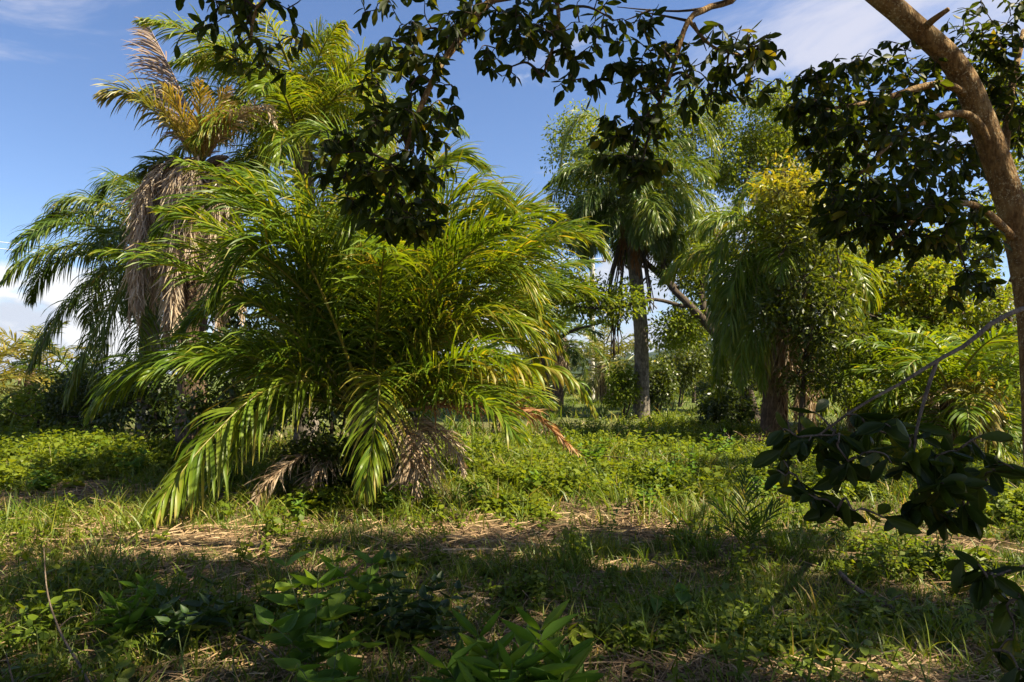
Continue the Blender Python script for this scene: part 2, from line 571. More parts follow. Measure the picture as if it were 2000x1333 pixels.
# ------------------------------------------------------------------ palms
def frond_geo(C, rng, nl=75, lmax=.85, width=.05, hang=1.0, a0=1.15, a1=.5, bare=.16, phi=.32, up=.25, S=6, rad=.022, tint=.45,
              tsd=.16, fold=True, tipdry=.35, sides=(1, -1), twist=.45, single=False, curl=0.0):
    """a feather leaf along the centreline C; returns the rachis Geo and leaflets Geo (or one Geo per leaflet)"""
    n = len(C)
    L = plen(C)
    ra = Geo()
    tt = np.linspace(0, 1, n)
    tube(ra, C, rad * (1.6 - 1.45 * tt ** .8), 5, tint=np.clip(.5 + rng.normal(0, .2), 0, 1))
    T = tangents(C)
    B = np.cross(T, np.array([0, 0, 1.0]))
    bn = np.linalg.norm(B, axis=1)
    for i in range(n):                     # keep the side vector steady where the rachis is upright
        if bn[i] < .25:
            B[i] = B[i - 1] if i else np.array([1.0, 0, 0])
    B = unit(B)
    for i in range(1, n):
        if B[i] @ B[i - 1] < 0:
            B[i] = -B[i]
    U = unit(np.cross(B, T))
    out = []
    lg = Geo()
    for sd in sides:
        t = bare + (1 - bare) * (np.arange(nl) + rng.uniform(-.35, .35, nl)) / (nl - 1)
        t = np.clip(t, bare, 1)
        f = t * (n - 1)
        i0 = np.clip(f.astype(int), 0, n - 2)
        w_ = (f - i0)[:, None]
        ip = lambda A: A[i0] * (1 - w_) + A[i0 + 1] * w_
        c, Tt, Bb, Uu = ip(C), unit(ip(T)), unit(ip(B)), unit(ip(U))
        u = (t - bare) / (1 - bare)
        ll = lmax * (0.45 + .55 * np.sin(np.pi * np.clip(u * .95 + .08, 0, 1)) ** .7) * (1 - .45 * u ** 4) * rng.uniform(.8, 1.1, nl)
        a = (a0 * (1 - u) + a1 * u) + rng.normal(0, .1, nl)
        ph = up + rng.normal(0, phi, nl)
        d = np.cos(a)[:, None] * Tt + np.sin(a)[:, None] * (sd * Bb * np.cos(ph)[:, None] + Uu * np.sin(ph)[:, None])
        sg = np.linspace(0, 1, S + 1)
        hg = hang * rng.uniform(.6, 1.4, nl)
        pos = np.zeros((nl, S + 1, 3))
        dirs = np.zeros((nl, S + 1, 3))
        pos[:, 0] = c
        cur = d
        side_curl = rng.normal(0, 1, (nl, 3)) * curl
        for s in range(S + 1):
            dirs[:, s] = cur
            if s < S:
                pos[:, s + 1] = pos[:, s] + cur * (ll / S)[:, None]
                g_ = (hg * (.35 + 1.0 * sg[s]) * 1.7 / S)[:, None]
                cur = unit(cur + g_ * np.array([0, 0, -1.0]) + side_curl / S)
        wv = Tt[:, None] - dirs * np.sum(Tt[:, None] * dirs, -1, keepdims=True)
        wv = unit(wv)
        nv = np.cross(dirs, wv)
        tw = rng.normal(0, twist, nl)[:, None, None]
        wv2 = wv * np.cos(tw) + nv * np.sin(tw)
        nv2 = np.cross(dirs, wv2)
        prof = np.interp(sg, [0, .15, .45, .7, .9, 1], [.55, .9, 1, .85, .5, .06])
        H = wv2 * (width * .5 * rng.uniform(.75, 1.15, nl)[:, None] * prof)[..., None]
        F = nv2 * (width * .14 * prof)[None, :, None] if fold else None
        ti = np.clip(tint + rng.normal(0, tsd, nl)[:, None] + tipdry * (sg[None] ** 4) * rng.uniform(0, 1.4, nl)[:, None], 0, 1)
        if single:
            for q in range(nl):
                gq = Geo()
                ribbons(gq, pos[q:q + 1], H[q:q + 1], ti[q:q + 1], 0, F[q:q + 1])
                out.append(gq)
        else:
            ribbons(lg, pos, H, ti, 1, F)
    return ra, (out if single else lg)


def add_frond(palm, C, rng, leafm, rachm, label=None, single=False, name='frond', **kw):
    ra, lf = frond_geo(C, rng, single=single, **kw)
    if single:
        o = part(name, ra, [MAT[rachm]], palm, label=label)
        for q in lf:
            part('leaflet', q, [MAT[leafm]], o)
        return o
    for V, Q, M_, t_, m_ in zip(lf.V, lf.Q, lf.M, lf.tint, lf.mid):
        ra.add(V, Q - Q.min() if len(lf.V) == 1 else Q - Q.min(), t_, m_, 1)
    return part(name, ra, [MAT[rachm], MAT[leafm]], palm, label=label)


def arc(base, az, e0, L, droop, p=1.4, n=22, azc=0.0):
    s = np.linspace(0, 1, n)
    e = e0 - droop * s ** p
    a = az + azc * s
    d = np.stack([np.cos(a) * np.cos(e), np.sin(a) * np.cos(e), np.sin(e)], 1)
    return np.asarray(base) + np.vstack([[0, 0, 0], np.cumsum((d[:-1] + d[1:]) / 2 * (L / (n - 1)), 0)])


def crown(palm, base, rng, count, L, leafm='palm', rachm='rachis', e_hi=1.4, e_lo=.1, droop=(1.1, 1.9), skip=None, rel=.12, **kw):
    """count fronds spiralling out of one growing point, young ones upright, old ones low"""
    ga = rng.uniform(0, 6.28)
    for i in range(count):
        f = (i + .5) / count
        az = ga + i * 2.39996 + rng.normal(0, .15)
        if skip and skip(az % (2 * math.pi), f):
            continue
        e0 = e_hi + (e_lo - e_hi) * f ** .9 + rng.normal(0, .08)
        l_ = L * (.78 + .3 * math.sin(math.pi * min(1, f * 1.1 + .1))) * rng.uniform(.9, 1.08)
        dr = droop[0] + (droop[1] - droop[0]) * rng.uniform(0, 1) * (1 - .25 * f)
        b = np.asarray(base) + np.array([math.cos(az) * rel * f, math.sin(az) * rel * f, -.25 * f])
        C = arc(b, az, e0, l_, dr, p=rng.uniform(1.2, 1.8), azc=rng.normal(0, .25))
        k2 = dict(kw)
        k2['hang'] = kw.get('hang', 1.0) * rng.uniform(.55, 1.3)
        k2['tint'] = kw.get('tint', .45) + rng.normal(0, .07)
        add_frond(palm, C, rng, leafm, rachm, **k2)


def palm_trunk(palm, pts, r0, r1, mat, rng, flare=1.35, n=26, boots=0):
    g = Geo()
    c = spline(pts, n)
    tt = np.linspace(0, 1, n)
    rad = r0 + (r1 - r0) * tt
    rad = rad * (1 + (flare - 1) * np.exp(-tt * 14))
    rad = rad * (1 + .012 * np.sin(np.arange(n) * 2.1))
    tube(g, c, rad, 14, rough=.025, rng=rng)
    o = part('trunk', g, [MAT[mat]], palm)
    for i in range(boots):                     # stubs of cut and fallen leaf stalks under the crown
        f = .62 + .38 * i / boots
        k_ = min(n - 2, int(f * n))
        az = i * 2.4
        gb = Geo()
        cc = arc(c[k_] + rad[k_] * .7 * np.array([math.cos(az), math.sin(az), 0]), az, .9, .38 * rng.uniform(.7, 1.2), .3, n=5)
        tube(gb, cc, np.linspace(.06, .03, 5), 5)
        part('leaf_stub', gb, [MAT['palm_trunk_brown']], o)
    return o


def hanging(palm, base, az, out_, drop, rng, leafm='dead', **kw):
    """a dead leaf that folded down against the trunk"""
    b = np.asarray(base)
    a = np.array([math.cos(az), math.sin(az), 0])
    C = spline([b, b + a * out_ * .6 + [0, 0, .12], b + a * out_ + [0, 0, -drop * .22],
                b + a * out_ * 1.02 + [rng.normal(0, .08), rng.normal(0, .08), -drop * .62], b + a * out_ * .95 + [rng.normal(0, .1), 0, -drop]], 22)
    d = dict(nl=120, lmax=.75, width=.022, hang=2.4, a0=.5, a1=.3, bare=.1, up=-.3, phi=.8, S=5, rad=.02, fold=False, tipdry=.2, curl=.8, tsd=.22, twist=.9)
    d.update(kw)
    add_frond(palm, C, rng, leafm, 'rachis_dead', name='dry_frond', **d)


# ---- the big stemless palm in the middle
D0 = 9.3
base = G(720, D0)
near = thing('palm', 'big bushy stemless palm filling the middle, its arching fronds reaching the grass', 'palm', base)
r = np.random.default_rng(11)
hub = P(722, 800, D0)
g = Geo()
tube(g, spline([base + [0, 0, -.1], base + [.02, 0, .35], hub], 10), np.linspace(.36, .24, 10), 12, rough=.06, rng=r)
part('trunk', g, [MAT['palm_trunk_brown']], near)
big = dict(nl=150, lmax=.95, width=.0235, hang=1.3, a0=1.0, a1=.38, up=.35, rad=.02, S=5, twist=.7, phi=.42, fold=False)


def pxc(*pts):
    return spline([P(*p) for p in pts], 26)


# fronds one can follow in the picture; the nearest three carry their leaflets one by one
add_frond(near, pxc((700, 800, 9.1), (610, 745, 8.5), (500, 775, 7.9), (400, 868, 7.3), (330, 955, 6.9), (283, 1018, 6.7)), r, 'palm', 'rachis',
          single=True, label='glossy lower left frond drooping towards the grass', **{**big, 'nl': 70, 'hang': 1.8, 'up': -.1, 'tint': .66, 'lmax': .9, 'width': .042, 'rad': .015, 'fold': True})
add_frond(near, pxc((728, 800, 9.0), (740, 735, 8.3), (738, 790, 7.8), (725, 880, 7.4), (712, 965, 7.2)), r, 'palm', 'rachis',
          label='front frond hanging towards the viewer with yellow rachis', **{**big, 'nl': 95, 'hang': 1.1, 'up': .05, 'lmax': .72, 'width': .024, 'tint': .66})
add_frond(near, pxc((760, 790, 9.0), (880, 735, 8.4), (1000, 712, 8.0), (1090, 725, 7.9), (1138, 758, 7.8), (1160, 800, 7.8)), r, 'palm', 'rachis',
          single=True, label='low right frond with yellow-green curtain of leaflets', **{**big, 'nl': 76, 'hang': 1.9, 'up': -.1, 'tint': .76, 'lmax': .50, 'width': .04, 'rad': .015, 'fold': True})
for pts, kw in [
    (((745, 780, 9.2), (800, 680, 8.8), (890, 625, 8.5), (980, 622, 8.3), (1045, 660, 8.2), (1075, 710, 8.2)), dict(hang=1.36, tint=.64, lmax=.75, nl=155)),
    (((750, 760, 9.3), (830, 640, 9.1), (930, 555, 9.0), (1050, 492, 8.9), (1130, 455, 8.9), (1178, 492, 8.9)), dict(hang=1.30, tint=.6, nl=155, lmax=.9)),
    (((745, 740, 9.4), (820, 580, 9.3), (920, 470, 9.3), (1020, 415, 9.3), (1085, 425, 9.3)), dict(hang=0.43, tint=.58, up=.7, nl=155)),
    (((690, 790, 9.0), (600, 700, 8.7), (480, 680, 8.5), (350, 695, 8.3), (250, 735, 8.2), (185, 800, 8.1)), dict(hang=1.18, tint=.42, nl=155)),
    (((700, 770, 9.2), (640, 600, 8.9), (560, 470, 8.7), (460, 400, 8.6), (370, 405, 8.6), (305, 455, 8.6)), dict(hang=1.24, tint=.36, nl=155)),
    (((700, 760, 9.0), (650, 620, 8.5), (590, 500, 8.2), (520, 470, 8.0), (450, 520, 7.9), (415, 590, 7.9)), dict(hang=1.24, tint=.38)),
    (((735, 740, 9.4), (770, 520, 9.3), (820, 370, 9.2), (880, 300, 9.2), (945, 320, 9.2)), dict(hang=0.81, tint=.52, up=.4)),
    (((725, 740, 9.5), (715, 500, 9.4), (690, 330, 9.4), (640, 260, 9.5), (575, 270, 9.5)), dict(hang=1.24, tint=.5)),
    (((728, 740, 9.4), (740, 560, 8.8), (760, 420, 8.4), (740, 370, 8.0), (700, 400, 7.6), (680, 480, 7.4)), dict(hang=1.36, tint=.5)),
    (((740, 740, 9.4), (790, 600, 9.5), (860, 470, 9.7), (940, 400, 9.9), (1000, 440, 10.1)), dict(hang=0.99, tint=.55)),
    (((710, 750, 9.2), (670, 560, 9.3), (600, 420, 9.4), (520, 360, 9.5), (430, 340, 9.6)), dict(hang=1.18, tint=.42)),
    (((690, 800, 9.1), (590, 780, 8.7), (500, 830, 8.4), (440, 910, 8.2), (400, 990, 8.1)), dict(hang=0.81, tint=.45, lmax=.75)),
    (((740, 800, 9.0), (800, 730, 8.6), (855, 735, 8.4), (890, 780, 8.3)), dict(hang=0.81, tint=.5, lmax=.5)),
    (((755, 780, 9.1), (850, 670, 8.7), (940, 645, 8.5), (1010, 665, 8.4), (1050, 710, 8.4)), dict(hang=1.43, tint=.7, lmax=.6)),
    (((750, 760, 9.2), (830, 620, 9.0), (900, 540, 8.8), (970, 520, 8.7), (1030, 560, 8.6), (1050, 620, 8.6)), dict(hang=1.36, tint=.66, lmax=.8)),
    (((700, 770, 9.3), (600, 640, 9.2), (500, 590, 9.1), (410, 600, 9.0), (340, 660, 9.0)), dict(hang=1.36, tint=.45, lmax=.75)),
    (((745, 760, 9.4), (860, 640, 9.5), (960, 600, 9.6), (1050, 620, 9.7), (1100, 690, 9.8)), dict(hang=1.36, tint=.6, lmax=.7)),
    (((740, 740, 9.3), (790, 560, 9.1), (850, 430, 9.0), (920, 370, 8.9), (980, 390, 8.9), (1010, 450, 8.9)), dict(hang=1.24, tint=.62)),
]:
    add_frond(near, pxc(*pts), r, 'palm', 'rachis', **{**big, **kw})
crown(near, hub, r, 76, 3.7, e_hi=1.52, e_lo=.6, droop=(.8, 1.7), skip=lambda a, f: f > .35 and (4.0 < a < 5.3 or 2.75 < a < 3.5 or (f > .6 and (a < .3 or a > 5.6))), **{**big, 'nl': 95, 'tint': .46, 'S': 4, 'lmax': .85, 'hang': 1.15, 'tsd': .22})
dk = dict(nl=60, lmax=.5, width=.02, hang=1.4, a0=.9, a1=.35, S=5, fold=False, curl=.8, twist=.9, rad=.02)
add_frond(near, pxc((770, 805, 9.0), (850, 795, 8.7), (950, 795, 8.4), (1040, 812, 8.1), (1120, 878, 8.0)), r, 'rust', 'rachis_dead', name='dry_frond',
          label='rusty brown dry frond arching right over the grass', **{**dk, 'nl': 95, 'tint': .6})
add_frond(near, pxc((760, 820, 9.0), (815, 835, 8.6), (820, 910, 8.3), (826, 1000, 8.2)), r, 'dead', 'rachis_dead', name='dry_frond', **{**dk, 'hang': 2.2, 'lmax': .6, 'nl': 100, 'tint': .25})
add_frond(near, pxc((750, 830, 8.9), (795, 845, 8.2), (800, 920, 7.8), (798, 985, 7.7)), r, 'dead', 'rachis_dead', name='dry_frond', **{**dk, 'hang': 2.2, 'lmax': .5, 'nl': 90, 'tint': .2})
add_frond(near, pxc((775, 810, 9.2), (840, 830, 8.9), (885, 875, 8.7), (906, 925, 8.6)), r, 'dead', 'rachis_dead', name='dry_frond', **{**dk, 'hang': 1.8, 'lmax': .4})
add_frond(near, pxc((650, 860, 9.0), (560, 910, 8.3), (510, 960, 8.0), (478, 1020, 7.9)), r, 'dead', 'rachis_dead', name='dry_frond', **{**dk, 'lmax': .4, 'tint': .2})
add_frond(near, pxc((690, 860, 9.1), (640, 900, 8.5), (600, 960, 8.2), (590, 1010, 8.1)), r, 'dead', 'rachis_dead', name='dry_frond', **{**dk, 'lmax': .4, 'tint': .2})

# ---- the tall green palm behind it
r = np.random.default_rng(12)
bp_ = G(600, 14.5)
tall = thing('palm', 'tall lush green palm rising behind the drying palm and the bushy stemless palm', 'palm', bp_)
top = P(590, 270, 14.5)
palm_trunk(tall, [bp_ + [0, 0, -.1], (bp_ + top) / 2 + [.1, 0, 0], top], .24, .2, 'palm_trunk', r)
mid_ = dict(nl=115, lmax=.95, width=.028, S=5, fold=False, rad=.026)
crown(tall, top, r, 30, 3.3, e_hi=1.5, e_lo=-.1, droop=(1.2, 2.0), **{**mid_, 'hang': 1.8, 'tint': .6})
for pts in [((590, 270, 14.5), (540, 170, 14.3), (480, 110, 14.1), (430, 85, 14), (395, 130, 13.9)),
            ((592, 270, 14.5), (600, 150, 14.5), (615, 90, 14.4), (640, 60, 14.3), (650, 120, 14.2)),
            ((595, 270, 14.5), (640, 190, 14.4), (690, 150, 14.2), (728, 190, 14.1), (735, 260, 14.1)),
            ((588, 280, 14.5), (560, 300, 14.2), (530, 290, 14), (505, 330, 13.8), (495, 400, 13.7)),
            ((590, 270, 14.5), (545, 200, 14.4), (500, 170, 14.4), (460, 200, 14.4), (440, 270, 14.4))]:
    add_frond(tall, pxc(*pts), r, 'palm', 'rachis', **{**mid_, 'hang': 1.8, 'tint': .62, 'nl': 115})

# ---- the drying palm on the left
r = np.random.default_rng(13)
bp_ = G(378, 13)
dry = thing('palm', 'drying palm with brown hanging skirt and one upright dead purplish frond', 'palm', bp_)
top = P(392, 325, 13)
palm_trunk(dry, [bp_ + [0, 0, -.1], (bp_ + top) / 2 + [-.05, 0, 0], top], .27, .22, 'palm_trunk_brown', r, boots=14)
dd = dict(nl=62, lmax=.75, width=.026, S=6, fold=False, rad=.024)
add_frond(dry, pxc((400, 310, 13), (380, 240, 13), (340, 150, 13), (308, 85, 13), (286, 42, 13)), r, 'dead_purple', 'rachis_dead', label='upright dead purplish feather frond',
          **{**dd, 'hang': .9, 'sides': (-1, 1), 'up': -1.15, 'phi': .45, 'a0': .8, 'bare': .05, 'lmax': 1.0, 'curl': .25, 'width': .026, 'tsd': .25, 'nl': 85})
add_frond(dry, pxc((372, 300, 13), (345, 260, 12.8), (300, 215, 12.6), (255, 185, 12.5), (205, 188, 12.4)), r, 'palm_yellow', 'rachis', label='yellowing left frond with pale bare tip',
          **{**dd, 'hang': 1.2, 'tint': .25, 'tipdry': .8, 'lmax': .9, 'nl': 85, 'width': .03})
add_frond(dry, pxc((405, 305, 13), (440, 255, 12.8), (475, 225, 12.7), (515, 212, 12.6), (538, 245, 12.6)), r, 'dead', 'rachis_dead', **{**dd, 'hang': 1.4, 'lmax': .5, 'curl': .5})
for i in range(11):
    az = -.3 + i * .6
    add_frond(dry, arc(top + [0, 0, -.05], az, 1.4 - .04 * i, r.uniform(1.1, 1.8), .5, n=14), r, 'palm_yellow', 'rachis',
              **{**dd, 'hang': .5, 'lmax': .45, 'a0': .6, 'tint': r.uniform(.6, .95), 'nl': 40})
for az, l_ in ((2.9, 1.5), (1.6, 1.8), (.9, 1.6), (2.3, 1.8)):
    add_frond(dry, arc(top + [0, 0, -.1], az, .6, l_, 1.4), r, 'palm_blue', 'rachis', **{**dd, 'hang': 1.3, 'lmax': .6, 'width': .035})
# dead leaves folded down in a few shaggy bundles
for bx_, by_, dp_, cn_, ti_ in ((-.92, .0, 3.0, 8, .45), (-.25, -.42, 3.2, 9, .5), (.1, -.40, 2.6, 5, .45), (.62, -.22, 3.2, 6, .45), (.35, .45, 2.6, 4, .3), (-.5, .4, 2.4, 3, .3)):
    for q in range(cn_):
        ex, ey = r.normal(0, .12, 2)
        k1 = r.uniform(.85, 1.12)
        C = spline([top + [bx_ * .1, by_ * .1, -.03 * q], top + [bx_ * .55, by_ * .55, .12 - .03 * q], top + [bx_ * .95 * k1 + ex, by_ * .95 * k1 + ey, -.45],
                    top + [bx_ * k1 + ex * 1.6, by_ * k1 + ey * 1.6, -dp_ * .55], top + [bx_ * .96 * k1 + ex * 2, by_ * .96 * k1 + ey * 2, -dp_ * r.uniform(.8, 1.1)]], 24)
        add_frond(dry, C, r, 'dead', 'rachis_dead', name='dry_frond', nl=95, lmax=.65, width=.024, hang=2.6, a0=.42, a1=.3, bare=.1, up=-.2, phi=.9, S=5, rad=.02, fold=False, curl=1.0,
                  tsd=.24, twist=1.0, tint=ti_ + r.normal(0, .08), tipdry=.1)
for az in (3.1, 5.6, .3):                 # dark woody flower sheaths
    gs = Geo()
    C = arc(top + [0, 0, -.1], az, .25, 1.05, .45, n=10)
    tube(gs, C, .085 * np.sin(np.linspace(.35, 3.0, 10)) + .008, 7)
    part('spathe', gs, [MAT['bark_dark']], dry)

# ---- the palm at the far left of it
r = np.random.default_rng(14)
bp_ = G(290, 17)
lp = thing('palm', 'green palm behind the brown skirted palm, long dark fronds sweeping left', 'palm', bp_)
top = P(298, 500, 17)
palm_trunk(lp, [bp_ + [0, 0, -.1], (bp_ + top) / 2, top], .26, .22, 'palm_trunk', r)
lf_ = dict(nl=110, lmax=1.0, width=.030, S=5, fold=False, rad=.028)
for pts in [((290, 500, 17), (250, 430, 16.8), (190, 395, 16.6), (130, 395, 16.5), (95, 425, 16.4)),
            ((285, 510, 17), (220, 480, 16.6), (140, 480, 16.3), (60, 505, 16), (8, 548, 15.8)),
            ((285, 520, 17), (220, 525, 16.5), (160, 570, 16.1), (100, 640, 15.8), (60, 720, 15.7)),
            ((290, 520, 17), (240, 560, 16.2), (190, 640, 15.7), (150, 730, 15.5), (130, 790, 15.5)),
            ((295, 490, 17), (270, 400, 17), (240, 360, 17), (210, 360, 17), (190, 390, 17)),
            ((290, 520, 17), (230, 590, 16.6), (200, 690, 16.4), (185, 770, 16.3)),
            ((296, 520, 17), (280, 600, 16), (265, 690, 15.6), (250, 780, 15.5))]:
    add_frond(lp, pxc(*pts), r, 'palm_blue', 'rachis', **{**lf_, 'hang': 2.4, 'nl': 110, 'tint': r.uniform(.3, .6)})
crown(lp, top, r, 20, 3.4, leafm='palm_blue', e_hi=1.4, e_lo=-.2, droop=(1.3, 2.1), **{**lf_, 'hang': 2.2, 'tint': .45})

# ---- low palms at the far left edge
for px, py, d, L, lab, lm in ((60, 720, 22, 2.3, 'pale low palm at the left edge below the white cloud', 'palm_yellow'),
                              (150, 760, 20, 2.0, 'small low palm tucked under the long left fronds', 'palm_blue'),
                              (-30, 740, 20, 2.0, 'yellowish low palm cut off by the left picture edge', 'palm_yellow')):
    r = np.random.default_rng(100 + px)
    b_ = G(px, d)
    o = thing('low_palm', lab, 'palm', b_, 'low palms at the left edge')
    tp = P(px, py, d)
    g = Geo()
    tube(g, spline([b_ + [0, 0, -.1], tp], 6), np.linspace(.2, .14, 6), 8)
    part('trunk', g, [MAT['palm_trunk_brown']], o)
    crown(o, tp, r, 17, L, leafm=lm, e_hi=1.45, e_lo=-.3, droop=(.9, 1.7), nl=40, lmax=.55, width=.04, S=4, fold=False, hang=.9, tint=.3, rad=.02)
    for k_ in range(3):
        hanging(o, tp, r.uniform(0, 6.28), .3, 1.0, r, nl=30)

# ---- the tall palm in the clearing at right of centre
r = np.random.default_rng(15)
bp_ = G(1252, 25)
cp = thing('palm', 'tall palm with bare grey ringed trunk standing in the clearing', 'palm', bp_)
top = P(1236, 385, 25)
palm_trunk(cp, [bp_ + [0, 0, -.1], P(1252, 650, 25), P(1240, 520, 25), top], .27, .25, 'palm_trunk', r, n=40, boots=10)
cpk = dict(nl=105, lmax=1.15, width=.038, S=5, fold=False, rad=.035)
crown(cp, top, r, 34, 3.7, leafm='palm_blue', e_hi=1.5, e_lo=-.5, droop=(1.3, 2.1), **{**cpk, 'hang': 2.0, 'tint': .5})
for pts in [((1240, 385, 25), (1255, 370, 24), (1265, 400, 23), (1262, 470, 22.5)), ((1240, 385, 25), (1300, 360, 24.3), (1345, 390, 23.8), (1358, 460, 23.6)),
            ((1232, 385, 25), (1180, 370, 24), (1140, 400, 23.5), (1125, 480, 23.4)), ((1236, 380, 25), (1270, 270, 25), (1330, 220, 25), (1385, 260, 25), (1400, 340, 25)),
            ((1234, 380, 25), (1200, 270, 25), (1150, 225, 25), (1110, 260, 25), (1095, 330, 25))]:
    add_frond(cp, pxc(*pts), r, 'palm_blue', 'rachis', **{**cpk, 'hang': 1.8, 'nl': 105, 'tint': .6})
for k_ in range(16):
    az = k_ * 2.39996 + .4
    add_frond(cp, arc(top + [.1 * math.cos(az), .1 * math.sin(az), -.25], az, r.uniform(-.15, .35), r.uniform(2.6, 3.3), r.uniform(1.2, 1.7), p=.8), r, 'palm_blue', 'rachis', **{**cpk, 'hang': 2.2, 'tint': r.uniform(.3, .6)})
for k_ in range(7):
    hanging(cp, top + [0, 0, -.3], r.uniform(2.6, 6.6), .5, r.uniform(1.8, 2.8), r, leafm='rust', nl=50, width=.03, tint=.15)
# thin withered strands that dangle beside the trunk
for px_, y0, y1 in ((1198, 560, 690), (1212, 560, 650), (1190, 545, 640), (1268, 560, 610)):
    gs = Geo()
    for q in range(7):
        xo = r.normal(0, 3)
        C = spline([P(px_ + xo, y0, 24.3), P(px_ + xo + r.normal(0, 4), (y0 + y1) / 2, 24.3), P(px_ + xo + r.normal(0, 6), y1 + r.normal(0, 12), 24.3)], 8)
        C[0] = top + (C[0] - top) * .6
        tube(gs, C, .02, 4)
    part('withered_strand', gs, [MAT['bark_dark']], cp)

# ---- the skirted palm behind the slender yellowish tree
r = np.random.default_rng(16)
bp_ = G(1508, 16.4)
sp = thing('palm', 'thick trunked palm with drooping green fronds and shaggy brown skirt, right of the clearing', 'palm', bp_)
top = P(1535, 520, 16.4)
palm_trunk(sp, [bp_ + [0, 0, -.1], P(1515, 760, 16.4), P(1528, 640, 16.4), top], .29, .27, 'palm_trunk_brown', r, boots=14)
spk = dict(nl=110, lmax=1.0, width=.031, S=5, fold=False, rad=.028)
for pts in [((1530, 515, 16.4), (1480, 440, 16.2), (1430, 450, 16), (1400, 520, 15.9), (1388, 600, 15.8)),
            ((1530, 515, 16.4), (1480, 470, 15.8), (1445, 510, 15.4), (1430, 600, 15.2), (1425, 690, 15.2)),
            ((1532, 515, 16.4), (1500, 480, 15.6), (1480, 530, 15.1), (1475, 640, 14.9), (1480, 720, 14.9)),
            ((1538, 515, 16.4), (1530, 400, 16.6), (1500, 360, 16.8), (1455, 380, 17), (1435, 430, 17)),
            ((1540, 515, 16.4), (1600, 460, 16.8), (1650, 500, 17), (1680, 600, 17.2)),
            ((1540, 515, 16.4), (1640, 540, 17.5), (1690, 640, 17.5), (1715, 740, 17.5)),
            ((1530, 520, 16.4), (1470, 530, 16.6), (1430, 590, 16.8), (1410, 690, 17), (1405, 770, 17))]:
    add_frond(sp, pxc(*pts), r, 'palm', 'rachis', **{**spk, 'hang': 2.6, 'nl': 105, 'tint': r.uniform(.4, .65)})
for pts in [((1532, 520, 16.4), (1490, 500, 15.7), (1462, 560, 15.3), (1450, 660, 15.1), (1448, 760, 15.0)), ((1534, 520, 16.4), (1500, 520, 15.5), (1488, 590, 15.1), (1486, 680, 15.0), (1490, 760, 15.0)),
            ((1530, 520, 16.4), (1465, 500, 16.2), (1425, 570, 16.1), (1408, 660, 16.0), (1400, 740, 16.0)), ((1530, 525, 16.4), (1480, 560, 16.0), (1450, 640, 15.8), (1438, 740, 15.7))]:
    add_frond(sp, pxc(*pts), r, 'palm', 'rachis', **{**spk, 'hang': 3.0, 'a0': .9, 'nl': 110, 'lmax': .9, 'tint': r.uniform(.35, .6)})
crown(sp, top, r, 20, 3.0, e_hi=1.45, e_lo=-.4, droop=(1.4, 2.2), **{**spk, 'hang': 2.3, 'tint': .5})
for k_ in range(22):
    az = k_ * 2.4
    hanging(sp, top + [.1 * math.cos(az), .1 * math.sin(az), -.5 - .09 * k_], az, r.uniform(.3, .5), r.uniform(1.3, 1.9), r, tint=r.uniform(.15, .45), nl=60)
for k_ in range(3):
    hanging(sp, P(1600, 555, 16.6), .3 + k_ * .3, .5, 1.1, r, leafm='rust', tint=.8, nl=60)

# ---- smaller palms at right
for px, py, d, L, lab, lm, cnt in ((1862, 770, 13.5, 2.3, 'short dark hearted palm right of centre with one yellowing frond', 'palm', 26),
                                   (1690, 700, 18.5, 2.3, 'short palm with pale sunlit fronds between the skirted palm and the dark hearted palm', 'palm', 20),
                                   (1180, 715, 38, 3.4, 'far yellowish palm with dry skirt just behind the concrete pole', 'palm_yellow', 22),
                                   (1090, 660, 33, 3.2, 'far green palm half hidden by the right fronds of the bushy palm', 'palm_blue', 20)):
    r = np.random.default_rng(px)
    b_ = G(px, d)
    o = thing('short_palm', lab, 'palm', b_)
    tp = P(px, py, d)
    g = Geo()
    tube(g, spline([b_ + [0, 0, -.1], tp], 6), np.linspace(.28, .22, 6), 9)
    part('trunk', g, [MAT['palm_trunk_brown']], o)
    crown(o, tp, r, cnt, L, leafm=lm, e_hi=1.45, e_lo=-.35, droop=(1.0, 1.9), nl=50, lmax=.7, width=.055 if d > 20 else .045, S=4, fold=False, hang=1.1, tint=.45 if lm != 'palm_yellow' else .15, rad=.024)
    for k_ in range(8):
        hanging(o, tp + [0, 0, -.1], k_ * 2.4, .45, min(tp[2] - b_[2] - .1, 1.8), r, nl=40, width=.03, tint=.5)
    if px == 1862:
        for pts in (((1870, 770, 13.5), (1915, 745, 12.8), (1940, 800, 12.6), (1945, 870, 12.5)), ((1870, 775, 13.5), (1900, 770, 12.6), (1920, 830, 12.3), (1930, 890, 12.3))):
            add_frond(o, pxc(*pts), r, 'palm_yellow', 'rachis', nl=50, lmax=.6, width=.05, S=5, fold=False, hang=1.8, tint=.5)

# ------------------------------------------------------------------ broadleaf trees
def grow(nodes, targets, rng, n=6, sag=0.1):
    """join every target to the nearest point of the branch work so far; returns the new branch paths"""
    N = np.asarray(nodes, float)
    paths = []
    d0 = np.min(np.linalg.norm(targets[:, None] - N[None], axis=2), 1)
    for i in np.argsort(d0):
        p = targets[i]
        d = np.linalg.norm(N - p, axis=1)
        q = N[np.argmin(d + .25 * np.abs(N[:, 2] - p[2]) * (N[:, 2] > p[2]))]
        L = np.linalg.norm(p - q)
        m1 = q * .6 + p * .4 + rng.normal(0, .09, 3) * L + [0, 0, sag * L]
        m2 = q * .25 + p * .75 + rng.normal(0, .07, 3) * L + [0, 0, sag * .7 * L]
        c = spline([q, m1, m2, p], n)
        paths.append(c)
        N = np.vstack([N, c[1:]])
    return paths, N


